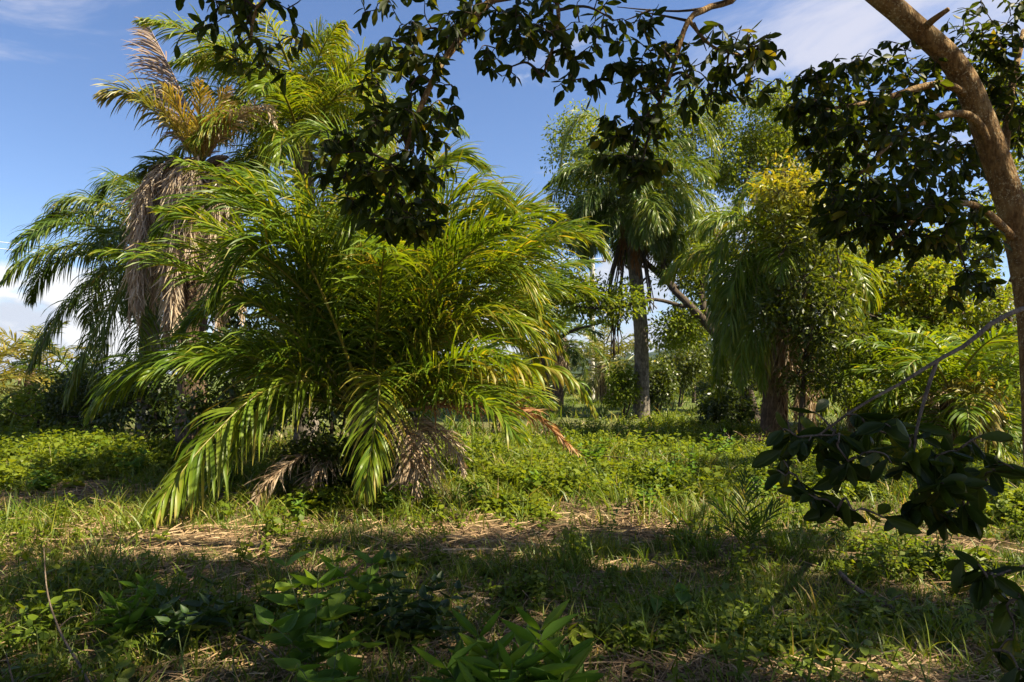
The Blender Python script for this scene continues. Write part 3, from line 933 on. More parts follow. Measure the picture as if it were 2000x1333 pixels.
def blob(rng, centre, radii, n):
    v = unit(rng.normal(0, 1, (n, 3))) * rng.uniform(.25, 1, (n, 1)) ** .45
    return np.asarray(centre) + v * np.asarray(radii)


def bg_tree(name, label, cat, base, limbs, clumps, seed, leafm, barkm, leaf=(.10, .05), per=34, spread=.32, tint=.5, rl=.05, toptint=0.0, group=None, lo=.35):
    """limbs: list of (points, r0, r1) with the first the trunk; clumps: list of (centre, radii, boughs)"""
    rng = np.random.default_rng(seed)
    o = thing(name, label, cat, base, group)
    g = Geo()
    nodes = []
    for pts, r0, r1 in limbs:
        c = spline(pts, 18)
        tube(g, c, np.linspace(r0, r1, 18) * (1 + .35 * np.exp(-np.arange(18) * 1.2) * (pts is limbs[0][0])), 9, rough=.05, rng=rng)
        nodes.append(c[6:])
    nodes = np.vstack(nodes)
    tg = np.vstack([blob(rng, c, r_, k) for c, r_, k in clumps])
    big_, nodes = grow(nodes, tg, rng, 7)
    for c in big_:
        L = plen(c)
        tube(g, c, np.linspace(min(rl, .012 + .022 * L), .006, 7), 5, cap=False)
    part('trunk', g, [MAT[barkm]], o)
    ends = np.vstack([c[3:] for c in big_])
    n = len(ends) * per
    off = unit(rng.normal(0, 1, (n, 3))) * (rng.uniform(0, 1, (n, 1)) ** .5) * spread
    pos = np.repeat(ends, per, 0) + off
    pos[:, 2] = np.maximum(pos[:, 2], base[2] + lo)
    nrm = unit(rng.normal(0, .55, (n, 3)) + [0, 0, .8])
    dr = unit(unit(off + 1e-6) + rng.normal(0, .6, (n, 3)) + [0, 0, -.35])
    ti = tint + np.repeat(rng.normal(0, .12, len(ends)), per) + rng.normal(0, .08, n)
    if toptint:
        zz_ = (pos[:, 2] - pos[:, 2].min()) / np.ptp(pos[:, 2])
        ti += toptint * np.clip(zz_ - .55, 0, 1) * 2
    lg = Geo()
    leaves(lg, pos, dr, nrm, leaf[0] * rng.uniform(.7, 1.25, n), leaf[1] * rng.uniform(.7, 1.25, n), 'diamond', np.clip(ti, 0, 1), bend=.1)
    part('crown', lg, [MAT[leafm]], o)
    return o


# the spreading tree behind the clearing palm, trunk leaning left
b_ = G(1470, 23)
bg_tree('broad_tree', 'large spreading tree with leaning forked dark trunk behind the two right palms', 'tree', b_,
        [([b_ + [0, 0, -.1], P(1450, 735, 23), P(1395, 650, 23.5), P(1340, 590, 24), P(1300, 540, 24.5), P(1290, 430, 25)], .21, .08),
         ([P(1395, 650, 23.5), P(1370, 570, 24.5), P(1400, 470, 26), P(1450, 380, 27), P(1470, 290, 28)], .14, .05),
         ([P(1340, 600, 24), P(1270, 585, 23.6), P(1200, 603, 23.2), P(1130, 600, 23)], .07, .025),
         ([P(1320, 565, 24.4), P(1230, 480, 26), P(1170, 380, 27), P(1140, 300, 27.5)], .12, .04),
         ([P(1470, 400, 27), P(1490, 350, 28), P(1520, 260, 28)], .09, .03)],
        [(P(1130, 300, 27.5), (1.1, 1.2, 1.6), 26), (P(1110, 430, 27), (1.2, 1.3, 1.5), 26), (P(1390, 300, 28), (1.8, 1.6, 1.6), 36), (P(1480, 240, 28), (2.2, 1.6, 1.3), 40),
         (P(1590, 270, 28.5), (2.0, 1.6, 1.8), 36), (P(1400, 450, 27), (1.6, 1.4, 1.6), 26), (P(1560, 400, 28), (1.6, 1.4, 1.6), 22), (P(1090, 570, 23.3), (1.2, .8, .7), 22), (P(1330, 520, 25), (1.0, .8, .8), 14), (P(1190, 590, 23.4), (1.0, .6, .35), 14), (P(1320, 640, 24.5), (.6, .5, .5), 12), (P(1380, 560, 25), (.8, .7, .8), 14), (P(1640, 380, 28), (1.8, 1.4, 2.0), 34), (P(1500, 330, 28.5), (2.2, 1.4, 1.6), 40), (P(1330, 230, 28.5), (1.4, 1.2, 1.0), 18), (P(1620, 500, 27), (1.6, 1.2, 1.4), 22)],
        21, 'tree_leaf', 'bark_dark', leaf=(.17, .075), per=34, spread=.7, tint=.62)
# a shady tree left of the pole, its low boughs in front of the far palm
b_ = G(1070, 29)
bg_tree('shady_tree', 'shady low branched tree beside the concrete pole, partly behind the bushy palm', 'tree', b_,
        [([b_ + [0, 0, -.1], P(1060, 700, 29), P(1050, 600, 29)], .2, .12), ([P(1060, 690, 29), P(1110, 650, 28), P(1180, 630, 27.5)], .1, .03),
         ([P(1055, 640, 29), P(1000, 560, 29), P(980, 480, 29)], .1, .03)],
        [(P(1030, 640, 28), (1.0, 1, .6), 16), (P(1020, 560, 29), (1.8, 1.2, 1.6), 34), (P(1010, 470, 29), (1.6, 1.2, 1.3), 22)], 22, 'tree_leaf', 'bark_dark',
        leaf=(.17, .08), per=24, spread=.5, tint=.5)
# slender yellow-topped tree in front of the skirted palm
b_ = G(1562, 14.6)
bg_tree('slender_tree', 'slender small leaved tree with yellow top in front of the skirted palm', 'tree', b_,
        [([b_ + [0, 0, -.1], P(1566, 800, 14.6), P(1578, 650, 14.6), P(1590, 500, 14.6), P(1575, 380, 14.6)], .07, .02),
         ([P(1570, 740, 14.6), P(1610, 600, 14.4), P(1640, 520, 14.3)], .035, .012), ([P(1578, 660, 14.6), P(1545, 560, 14.4), P(1520, 500, 14.3)], .03, .012)],
        [(P(1545, 385, 14.6), (.9, .8, .6), 44), (P(1580, 470, 14.6), (.85, .8, .6), 36), (P(1580, 570, 14.4), (1.0, .8, .55), 44), (P(1610, 660, 14.4), (.9, .8, .5), 36),
         (P(1600, 745, 14.6), (.7, .6, .45), 18), (P(1520, 610, 14.4), (.5, .5, .4), 12)],
        23, 'tree_leaf_yellow', 'bark_dark', leaf=(.16, .052), per=11, spread=.36, tint=.25, toptint=.8, rl=.03)
# light green tree at right
b_ = G(1990, 18)
bg_tree('leafy_tree', 'light green leafy tree behind the big leaning trunk at right', 'tree', b_,
        [([b_ + [0, 0, -.1], P(1985, 700, 18), P(1960, 600, 18), P(1900, 500, 18)], .16, .06), ([P(1965, 610, 18), P(1850, 615, 17.5), P(1740, 625, 17.3), P(1650, 600, 17.2)], .07, .02),
         ([P(1960, 600, 18), P(2010, 450, 18), P(2040, 300, 18)], .1, .03)],
        [(P(1760, 560, 17.6), (1.3, 1, .8), 36), (P(1860, 520, 18), (1.3, 1, .9), 36), (P(1880, 600, 17.6), (1.2, 1, .5), 28), (P(1960, 430, 18.5), (1.3, 1.2, 1.0), 28),
         (P(2020, 300, 19), (1.4, 1.2, 1.3), 30), (P(1700, 500, 18), (.7, .7, .7), 14), (P(1980, 190, 19.5), (1.0, 1, .8), 22)],
        24, 'tree_leaf', 'bark_dark', leaf=(.15, .07), per=24, spread=.45, tint=.72)
# small tree standing alone in the distance
b_ = G(1355, 36)
bg_tree('small_tree', 'small lone tree with thin straight trunk far off in the clearing', 'tree', b_,
        [([b_ + [0, 0, -.1], P(1354, 720, 36), P(1350, 670, 36)], .11, .05)],
        [(P(1345, 660, 36), (1.2, 1, .9), 30), (P(1370, 690, 36), (1.1, 1, .6), 20), (P(1340, 610, 36), (.8, .8, .8), 16)], 25, 'tree_leaf_dark', 'bark_dark', leaf=(.2, .1), per=18, spread=.4, tint=.5)


# ---- bushes
def bush(label, px, py, d, radii, seed, leafm='tree_leaf', leaf=(.12, .06), n=26, per=26, tint=.5, spread=.35):
    b = G(px, d)
    c = P(px, py, d)
    bg_tree('bush', label, 'bush', b, [([b + [0, 0, -.05], (b + c) / 2 + [.1, 0, 0], c], .05, .02), ([b + [.1, 0, -.05], (b + c) / 2 + [.3, .1, 0], c + [.3, 0, 0]], .04, .015)],
            [(c, radii, n)], seed, leafm, 'bark_dark', leaf=leaf, per=per, spread=spread, tint=tint, lo=.05)


bush('rounded bush growing right beside the bare grey palm trunk', 1280, 755, 27, (.8, .8, .8), 31, 'tree_leaf_dark', (.16, .08))
bush('leafy shrub hugging the left foot of the grey palm trunk', 1215, 755, 24.6, (.55, .5, .75), 32, 'tree_leaf', (.14, .07), n=18)
bush('pale green brush far beyond the lone small tree', 1330, 735, 48, (3.4, 2, 1.1), 33, 'tree_leaf', (.25, .12), n=40, tint=.75, spread=.6)
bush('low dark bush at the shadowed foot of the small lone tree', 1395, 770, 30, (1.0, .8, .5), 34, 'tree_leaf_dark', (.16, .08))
bush('bright bush behind the dark hearted palm', 1800, 690, 16.5, (1.6, 1, .9), 35, 'tree_leaf', (.13, .06), n=40, tint=.55)
bush('tangled bush against the right picture edge behind the leaning trunk', 1950, 760, 15, (1.1, 1, 1.1), 36, 'tree_leaf', (.11, .05), n=44, tint=.55)
bush('leafy bush left of the dark hearted palm', 1730, 790, 15.5, (1.0, .8, .6), 37, 'tree_leaf', (.12, .06), n=26, tint=.5)
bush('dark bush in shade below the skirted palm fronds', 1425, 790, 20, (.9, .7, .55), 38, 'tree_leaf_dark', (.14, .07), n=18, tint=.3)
bush('green bush under the low left palms', 70, 805, 18, (1.6, .8, .5), 39, 'tree_leaf', (.12, .06), n=30, tint=.55)
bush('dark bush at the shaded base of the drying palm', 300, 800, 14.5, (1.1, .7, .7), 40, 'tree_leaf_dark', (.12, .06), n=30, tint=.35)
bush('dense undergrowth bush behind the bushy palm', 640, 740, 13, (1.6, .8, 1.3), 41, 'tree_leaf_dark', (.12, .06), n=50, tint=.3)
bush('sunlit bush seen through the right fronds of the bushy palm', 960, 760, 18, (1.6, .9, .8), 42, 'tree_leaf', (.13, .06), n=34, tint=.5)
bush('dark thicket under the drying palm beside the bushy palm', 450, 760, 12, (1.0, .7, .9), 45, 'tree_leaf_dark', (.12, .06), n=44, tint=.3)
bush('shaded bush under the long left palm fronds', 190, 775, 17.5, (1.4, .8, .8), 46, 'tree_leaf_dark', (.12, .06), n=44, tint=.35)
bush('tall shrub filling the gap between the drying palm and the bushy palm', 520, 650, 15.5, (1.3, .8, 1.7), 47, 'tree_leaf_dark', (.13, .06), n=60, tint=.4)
bush('dark undergrowth crowding the foot of the bushy palm', 660, 905, 8.75, (.75, .3, .38), 48, 'tree_leaf_dark', (.09, .045), n=44, tint=.45, spread=.2)
bush('added dark leaves standing in for shade in the heart of the bushy palm', 730, 680, 10.2, (1.2, .5, 1.2), 49, 'tree_leaf_dark', (.12, .05), n=50, tint=.2)  # dark leaves added to deepen the shaded core of the palm
bush('tall thicket between the skirted palm and the leaning trunk', 1745, 640, 20.5, (2.2, 1.2, 1.7), 55, 'tree_leaf', (.15, .07), n=64, tint=.5, spread=.45)
bush('high leafy thicket behind the low leaning branch at right', 1890, 650, 18.5, (1.8, 1.2, 1.5), 56, 'tree_leaf_dark', (.14, .07), n=56, tint=.6, spread=.45)
bush('shrub closing the clearing right of the grey palm trunk', 1325, 715, 33, (1.3, 1, 1.1), 57, 'tree_leaf_dark', (.18, .09), n=30, tint=.6, spread=.45)
bush('shadowed shrub in front of the leaning forked trunk', 1440, 745, 21, (.9, .7, .9), 58, 'tree_leaf_dark', (.14, .07), n=26, tint=.4)
bush('hazy bush at the far end of the clearing left of the pole', 1085, 755, 46, (2.0, 1.5, 1.0), 43, 'tree_leaf_dark', (.25, .12), n=30, tint=.6, spread=.6)
bush('yellow-green brush far behind the skirted palm', 1420, 740, 44, (2.6, 1.5, 1.0), 44, 'tree_leaf', (.25, .12), n=34, tint=.8, spread=.6)

# ------------------------------------------------------------------ pole and wires
b_ = G(1155, 41)
pole = thing('utility_pole', 'slim grey concrete utility pole standing far back in the clearing', 'pole', b_)
ptop = P(1157, 500, 41)
g = Geo()
tube(g, spline([b_ + [0, 0, -.2], (b_ + ptop) / 2, ptop], 12), np.linspace(.2, .14, 12), 12)
part('shaft', g, [MAT['concrete']], pole)
g = Geo()
tube(g, [ptop + [-.8, 0, -.35], ptop + [.8, 0, -.35]], .05, 6)
arm = part('crossarm', g, [MAT['bark_dark']], pole)
for k_ in (-.7, .7):
    g = Geo()
    tube(g, [ptop + [k_, 0, -.30], ptop + [k_, 0, -.22], ptop + [k_, 0, -.14]], [.05, .06, .03], 8)
    part('insulator', g, [MAT['concrete']], arm)
m, t = new_mat('wire_metal')
pr = t.n('ShaderNodeBsdfPrincipled', i_Roughness=.35)
pr.inputs['Base Color'].default_value = (.62, .62, .62, 1)
out = t.n('ShaderNodeOutputMaterial')
t.l(pr, 0, out, 0)
MAT['wire'] = m
for k_, (ya, yb), nm in ((-.7, (473, 502), 'upper'), (.7, (486, 512), 'lower')):
    a = P(-600, ya - 75, 26)
    g = Geo()
    tube(g, spline([a, P(0, ya, 27), P(290, yb, 30), P(700, 540, 35), ptop + [k_, 0, -.13]], 60), .013, 5)
    tag(link('power_line', g.mesh('power_line', [MAT['wire']])), f'thin pale overhead wire, {nm} of the two crossing the sky at left', 'wire', 'overhead wires')

# ------------------------------------------------------------------ the big tree at right in front, with its overhanging boughs
r = np.random.default_rng(51)
fb = G(2034, 5.4)
ft = thing('leaning_tree', 'tall tree at the right edge, trunk leaning left, dark boughs hanging over the view', 'tree', fb)
trunk_c = spline([fb + [0.02, 0, -.1], P(2030, 900, 5.4), P(2018, 650, 5.4), P(1992, 480, 5.4), P(1955, 340, 5.4), P(1880, 150, 5.4), P(1790, 55, 5.35), P(1700, -20, 5.3)], 40)
g = Geo()
tt = np.linspace(0, 1, 40)
tube(g, trunk_c, np.interp(tt, [0, .06, .5, .62, 1], [.16, .105, .098, .102, .078]), 18, rough=.012, rng=r)
# fork that leaves the trunk to the right and the stub of a broken branch
tube(g, spline([P(1990, 500, 5.4), P(2030, 430, 5.5), P(2080, 280, 5.6), P(2120, 0, 5.8), P(2200, -250, 6)], 16), np.linspace(.09, .06, 16), 12, rough=.02, rng=r)
tube(g, spline([P(1800, 60, 5.35), P(1822, 40, 5.2), P(1853, 18, 5.1)], 8), np.linspace(.035, .018, 8), 8)
tube(g, spline([P(1985, 470, 5.4), P(1960, 350, 5.9), P(1975, 180, 6.2), P(2000, 60, 6.4)], 12), np.linspace(.05, .025, 12), 8)
trunk_o = part('trunk', g, [MAT['bark_fg']], ft)
# limbs above the picture that carry the boughs
top0 = P(1700, -20, 5.3)
limb_pts = [
    [top0, np.array([1.9, 5.0, 5.5]), np.array([.9, 4.7, 6.0]), np.array([-.3, 4.5, 6.2]), np.array([-1.6, 4.4, 6.1])],
    [np.array([.9, 4.7, 6.0]), P(1060, -60, 4.6), P(960, 0, 4.4), P(905, 70, 4.3), P(860, 130, 4.25), P(810, 240, 4.2), P(770, 380, 4.2)],
    [np.array([1.9, 5.0, 5.5]), P(1450, -30, 4.9), P(1385, 15, 4.8), P(1345, 40, 4.7), P(1315, 130, 4.6), P(1290, 200, 4.6)],
    [P(1345, 40, 4.7), P(1390, 90, 4.6), P(1450, 110, 4.6)],
    [P(1900, 190, 5.4), P(1830, 165, 5.3), P(1700, 200, 5.1), P(1600, 215, 5.0)],
    [P(1960, 360, 5.4), P(1900, 230, 5.3), P(1800, 240, 5.1), P(1740, 280, 4.9), P(1680, 340, 4.8)],
    [P(1985, 470, 5.4), P(1900, 400, 5.0), P(1800, 420, 4.7), P(1740, 480, 4.6)],
    [np.array([-.3, 4.5, 6.2]), P(560, -60, 4.4), P(500, 20, 4.4), P(490, 80, 4.4)],
    [P(1060, -60, 4.6), P(1090, 20, 4.5), P(1080, 90, 4.5), P(1060, 150, 4.5)],
]
limb_r = [(.10, .05), (.05, .012), (.04, .012), (.015, .007), (.035, .01), (.04, .012), (.035, .01), (.03, .01), (.02, .008)]
g = Geo()
nodes = []
for pts, (ra, rb) in zip(limb_pts, limb_r):
    c = spline(pts, 26)
    tube(g, c, np.linspace(ra, rb, 26), 8, rough=.03, rng=r)
    nodes.append(c)
limbs_o = part('limb', g, [MAT['bark_fg']], ft)
limb_nodes = np.vstack(nodes)


def bough(rng, nodes, clumps, leaf_gap=.045, L=(.07, .125), ratio=.46):
    """twigs growing from nodes to points in the clumps; returns wood Geo and leaf arrays"""
    gw = Geo()
    tg = np.vstack([blob(rng, c, r_, k) for c, r_, k in clumps])
    paths, _ = grow(nodes, tg, rng, 10, sag=.12)
    B, D, N = [], [], []
    for c in paths:
        ln = plen(c)
        tube(gw, c, np.linspace(min(.012, .004 + .006 * ln), .0022, len(c)), 5, cap=False)
        m_ = max(4, int(min(ln, .55) / leaf_gap))
        cc = resample(c, 60)
        s0 = max(0, 1 - .55 / max(ln, .01))
        f = s0 + (1 - s0) * np.sort(rng.uniform(0, 1, m_))
        idx = np.minimum((f * 59).astype(int), 59)
        T = tangents(cc)[idx]
        side = unit(np.cross(T, [0, 0, 1.0]) + 1e-6)
        alt = np.where(np.arange(m_) % 2, 1, -1)[:, None]
        d = unit(T * rng.uniform(.2, .9, (m_, 1)) + side * alt * rng.uniform(.4, 1, (m_, 1)) + rng.normal(0, .35, (m_, 3)) + [0, 0, -.6])
        B.append(cc[idx])
        D.append(d)
        N.append(unit(rng.normal(0, .55, (m_, 3)) + [0, 0, .8] + side * alt * .3))
    B, D, N = np.vstack(B), np.vstack(D), np.vstack(N)
    Ls = rng.uniform(L[0], L[1], len(B))
    return gw, B, D, N, Ls, Ls * ratio * rng.uniform(.85, 1.15, len(B))


def leaf_proto(name, kind, mat, seed):
    """unit leaf along +X, normal +Z"""
    rg = np.random.default_rng(seed)
    out_ = []
    for k_ in range(5):
        g_ = Geo()
        leaves(g_, [[0, 0, 0]], [[1, 0, 0]], [[0, rg.normal(0, .1), 1]], 1.0, 1.0, kind, .5, fold=rg.uniform(.1, .3), bend=rg.uniform(.05, .5))
        out_.append(g_.mesh(name, [mat]))
    return out_


def place_leaf(name, me, parent, b, d, n, L, W):
    d = unit(d)
    s = unit(np.cross(n, d))
    n = np.cross(d, s)
    o = bpy.data.objects.new(name, me)
    COL.objects.link(o)
    o.parent = parent
    b = b - root_loc(parent)
    o.matrix_basis = Matrix(((d[0] * L, s[0] * W, n[0] * L, b[0]), (d[1] * L, s[1] * W, n[1] * L, b[1]), (d[2] * L, s[2] * W, n[2] * L, b[2]), (0, 0, 0, 1)))
    return o


fg_proto = leaf_proto('leaf', 'obovate', MAT['fg_leaf_obj'], 5)
BOUGHS = [
    ('bough hanging at the top left over the sky', [(P(480, 50, 4.4), (.38, .3, .26), 22), (P(430, 10, 4.4), (.22, .2, .15), 8), (P(520, 130, 4.4), (.1, .12, .12), 6)]),
    ('dense dark bough hanging in front of the bushy palm',
     [(P(820, 60, 4.3), (.32, .3, .24), 22), (P(800, 170, 4.3), (.28, .3, .25), 24), (P(960, 40, 4.4), (.35, .3, .2), 22), (P(780, 280, 4.2), (.28, .3, .22), 34),
      (P(760, 380, 4.2), (.26, .3, .2), 40), (P(660, 300, 4.2), (.18, .2, .12), 12), (P(800, 430, 4.2), (.16, .2, .1), 16)]),
    ('thin bough with loose leaves against the blue sky', [(P(1060, 70, 4.5), (.38, .25, .22), 24), (P(1000, 130, 4.5), (.2, .2, .16), 10), (P(1120, 130, 4.6), (.18, .2, .16), 10), (P(1200, 40, 4.7), (.3, .2, .15), 14)]),
    ('dark bough hanging over the crown of the clearing palm', [(P(1235, 180, 4.6), (.22, .2, .22), 20), (P(1240, 280, 4.6), (.22, .2, .2), 32), (P(1270, 100, 4.6), (.2, .2, .16), 12), (P(1250, 340, 4.6), (.12, .15, .08), 8)]),
    ('leafy twig end right of the bare forked twigs', [(P(1420, 130, 4.6), (.3, .2, .22), 30), (P(1480, 120, 4.6), (.18, .2, .18), 14), (P(1360, 170, 4.6), (.15, .2, .15), 10)]),
    ('wide dark bough reaching left from the leaning trunk',
     [(P(1640, 200, 5.0), (.32, .3, .3), 34), (P(1740, 180, 5.5), (.32, .3, .3), 34), (P(1720, 320, 4.9), (.4, .35, .3), 50), (P(1830, 310, 5.9), (.4, .25, .4), 44),
      (P(1680, 420, 4.7), (.25, .25, .18), 30), (P(1780, 440, 4.7), (.25, .25, .2), 34), (P(1880, 130, 6.0), (.3, .2, .3), 22), (P(1580, 210, 5.0), (.15, .2, .2), 14)]),
    ('dark bough behind the leaning trunk at the right edge', [(P(1950, 80, 6.2), (.5, .4, .4), 44), (P(1990, 200, 6.2), (.4, .4, .4), 30), (P(1930, 250, 6.2), (.3, .25, .3), 24), (P(1905, 460, 5.0), (.12, .2, .18), 9), (P(1895, 560, 4.8), (.12, .15, .1), 6)]),
]
n_single = 0
for bi, (lab, clumps) in enumerate(BOUGHS):
    rb_ = np.random.default_rng(60 + bi)
    nd = limb_nodes
    if bi == 6:
        nd = np.vstack([spline([P(1960, 350, 5.9), P(1975, 180, 6.2), P(2000, 60, 6.4)], 12), limb_nodes])
    for ci_, (cc_, rr_, kk_) in enumerate(clumps):
        # one twig end first, joined to the limb, then the spray grows from it
        p0 = nd[np.argmin(np.linalg.norm(nd - cc_, axis=1))]
        lead = spline([p0, p0 * .5 + cc_ * .5 + [0, 0, .06], cc_], 12)
        gw, B, Dv, Nv, Ls, Ws = bough(rb_, lead[4:], [(cc_, np.array(rr_) * 1.4, int(kk_ * (2.7 if bi in (5, 6) else 1.8 if bi in (1, 3) else 1.3)))], leaf_gap=.042)
        tube(gw, lead, np.linspace(.012, .005, 12), 6)
        bo = part('bough', gw, [MAT['bark_dark']], ft, label=lab if ci_ == 0 else None)
        keep = np.ones(len(B), bool)
        if n_single < 0:
            pick = rb_.permutation(len(B))[:45]
            keep[pick] = False
            for q in pick:
                place_leaf('leaf', fg_proto[q % 5], bo, B[q], Dv[q], Nv[q], Ls[q], Ws[q])
                n_single += 1
        lg = Geo()
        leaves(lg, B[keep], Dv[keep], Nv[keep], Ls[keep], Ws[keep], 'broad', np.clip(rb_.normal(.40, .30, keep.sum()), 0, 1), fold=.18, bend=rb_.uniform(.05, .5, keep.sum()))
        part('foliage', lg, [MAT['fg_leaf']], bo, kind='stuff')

# bare forked twigs at the top
gw = Geo()
rb_ = np.random.default_rng(70)
for pts in [[(1385, 15, 4.8), (1330, 22, 4.8), (1270, 20, 4.8), (1205, 14, 4.8)], [(1340, 40, 4.75), (1290, 30, 4.8), (1240, 22, 4.8)], [(1345, 40, 4.7), (1330, 70, 4.7), (1310, 110, 4.7), (1300, 190, 4.7)],
            [(1270, 20, 4.8), (1235, 35, 4.8), (1220, 40, 4.8)], [(1390, 10, 4.8), (1420, 0, 4.8), (1450, -20, 4.8)], [(1355, 45, 4.7), (1370, 75, 4.7), (1380, 100, 4.7)]]:
    tube(gw, spline([P(*p) for p in pts], 10), np.linspace(.011, .003, 10), 5)
part('bough', gw, [MAT['bark_dark']], ft, label='bare forked twigs against the sky')

# low branch reaching in from the right with large near leaves
rb_ = np.random.default_rng(71)
low_c = spline([P(2010, 640, 5.35), P(2030, 620, 4.2), P(2005, 603, 3.2), P(1940, 630, 2.8), P(1890, 672, 2.65), P(1830, 705, 2.55), P(1750, 755, 2.45), P(1680, 792, 2.4), P(1600, 850, 2.35)], 34)
tw_c = spline([P(1830, 705, 2.55), P(1812, 760, 2.5), P(1795, 820, 2.45), P(1785, 880, 2.4), P(1795, 960, 2.3)], 14)
gw, B, Dv, Nv, Ls, Ws = bough(rb_, np.vstack([low_c[24:], tw_c[5:]]), [(P(1640, 860, 2.35), (.22, .2, .13), 13), (P(1760, 890, 2.3), (.27, .22, .15), 17), (P(1880, 890, 2.3), (.18, .2, .13), 11),
                                                                               (P(1700, 960, 2.2), (.22, .18, .11), 9), (P(1830, 980, 2.25), (.18, .16, .1), 8), (P(1580, 920, 2.3), (.1, .12, .1), 6)], leaf_gap=.070, L=(.07, .115), ratio=.46)
Dv = unit(Dv + rb_.normal(0, .3, Dv.shape) + [0, 0, .25])
tube(gw, low_c, np.interp(np.linspace(0, 1, 34), [0, .4, .6, 1], [.03, .018, .013, .004]), 8, rough=.03, rng=rb_)
tube(gw, tw_c, np.linspace(.008, .003, 14), 7)
bo = part('low_branch', gw, [MAT['bark_grey']], ft, label='bare grey branch slanting down to large near leaves')
for q in range(len(B)):
    place_leaf('leaf', fg_proto[q % 5], bo, B[q], Dv[q], Nv[q], Ls[q], Ws[q])
    n_single += 1
low2 = spline([P(2030, 620, 4.2), P(2160, 800, 3.0), P(2080, 1040, 2.3), P(1990, 1110, 2.1), P(1930, 1130, 2.05)], 16)
gw, B, Dv, Nv, Ls, Ws = bough(rb_, low2[9:], [(P(1965, 1150, 2.05), (.07, .1, .08), 4), (P(1985, 1270, 2.0), (.06, .1, .1), 5), (P(1920, 1090, 2.1), (.06, .1, .04), 2)], leaf_gap=.075, L=(.07, .115), ratio=.46)
tube(gw, low2, np.linspace(.018, .004, 16), 7)
bo = part('low_branch', gw, [MAT['bark_grey']], ft, label='leafy twig at the lower right corner')
for q in range(len(B)):
    place_leaf('leaf', fg_proto[q % 5], bo, B[q], Dv[q], Nv[q], Ls[q], Ws[q])
    n_single += 1
print('single leaves', n_single)

# its unseen crown above and right of the picture, spread and thinned to shade the front
r = np.random.default_rng(80)
g = Geo()
cl = []
for k_ in range(620):
    x, y = r.uniform(-8, 12.5), r.uniform(-6.0, 5.4)
    z = 5.7 + .17 * max(0, x - 1) + r.uniform(0, 2.4) + .12 * max(y, 0)
    if y > 5.0 + .4 * math.sin(x * 1.7) or (x < -1 and r.uniform() < .2):
        continue
    cl.append((x, y, z))
for k_ in range(26):
    cl.append((r.uniform(8.5, 12.5), r.uniform(7.5, 10.5), r.uniform(5.5, 8.5)))  # unseen outlying clumps added to shade the clearing floor
cl = np.array(cl)
ends, _ = grow(np.vstack([limb_nodes[:26], spline([P(2120, 0, 5.8), P(2200, -250, 6), np.array([7.5, 4.5, 7.6]), np.array([9.5, 3, 8])], 14), spline([np.array([3.0, 5.2, 5.0]), np.array([4.5, 3, 6.3]), np.array([6, 0.5, 7])], 12)]), cl, r, 8)
for c in ends:
    tube(g, c, np.linspace(min(.05, .015 * plen(c) + .01), .006, 8), 5, cap=False)
part('limb', g, [MAT['bark_fg']], ft, label='upper limbs carrying the unseen crown spread out to shade the front')
e_ = np.vstack([c[4:] for c in ends])
per = 42
n = len(e_) * per
pos = np.repeat(e_, per, 0) + unit(r.normal(0, 1, (n, 3))) * r.uniform(0, 1, (n, 1)) ** .4 * [.65, .65, .4]
pos = pos[(pos[:, 2] > 5.2 + .0 * pos[:, 0])]
vis = (pos[:, 1] > .5) & (pos[:, 2] < EYE + pos[:, 1] * .62) & (np.abs(pos[:, 0]) < pos[:, 1] * .8)     # keep the view between the boughs open
pos = pos[~vis]
sd_ = np.array(sun_dir)
gx = pos[:, 0] - sd_[0] / sd_[2] * pos[:, 2]
gy = pos[:, 1] - sd_[1] / sd_[2] * pos[:, 2]
keep = gy < 6.55 + .55 * np.sin(gx * .9 + 1.0) + .35 * np.sin(gx * 2.7) + r.normal(0, .15, len(pos))  # crown trimmed to the wanted edge of the front shadow
keep |= pos[:, 1] > 6.5
for px, d, rx, ry in ((1640, 3.65, .55, .22), (1790, 3.9, .3, .2), (40, 6.4, .9, .6), (200, 5.9, .5, .25), (430, 6.0, .6, .3), (1900, 5.4, .9, .5), (1700, 5.9, .8, .4), (1250, 5.9, .5, .25), (960, 6.1, .5, .3), (560, 4.9, .25, .12), (1080, 4.6, .2, .1), (1500, 4.9, .25, .1), (300, 3.9, .2, .1)):  # crown opened where sun patches should reach the ground
    keep &= ((gx - (px - 1000) / FPX * d) / rx) ** 2 + ((gy - d) / ry) ** 2 > r.uniform(.6, 1.3, len(pos))
pos = pos[keep]
n = len(pos)
lg = Geo()
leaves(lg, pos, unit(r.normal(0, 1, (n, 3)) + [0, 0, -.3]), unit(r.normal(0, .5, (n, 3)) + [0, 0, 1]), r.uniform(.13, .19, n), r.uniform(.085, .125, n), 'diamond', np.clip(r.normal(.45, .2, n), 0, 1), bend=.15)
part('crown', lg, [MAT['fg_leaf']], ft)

# ------------------------------------------------------------------ grass, straw and low growth
def vnoise(x, y, seed, scale):
    rg = np.random.default_rng(seed)
    tab = rg.uniform(0, 1, (256, 256))
    x, y = x / scale + 1000, y / scale + 1000
    xi, yi = np.floor(x).astype(int), np.floor(y).astype(int)
    fx, fy = x - xi, y - yi
    fx, fy = fx * fx * (3 - 2 * fx), fy * fy * (3 - 2 * fy)
    q = lambda a, b: tab[a % 256, b % 256]
    return (q(xi, yi) * (1 - fx) + q(xi + 1, yi) * fx) * (1 - fy) + (q(xi, yi + 1) * (1 - fx) + q(xi + 1, yi + 1) * fx) * fy


def scatter(rng, d0, d1, n):
    y = np.sqrt(rng.uniform(d0 ** 2, d1 ** 2, n))
    x = rng.uniform(-1, 1, n) * (y * .80 + .6)
    return x, y


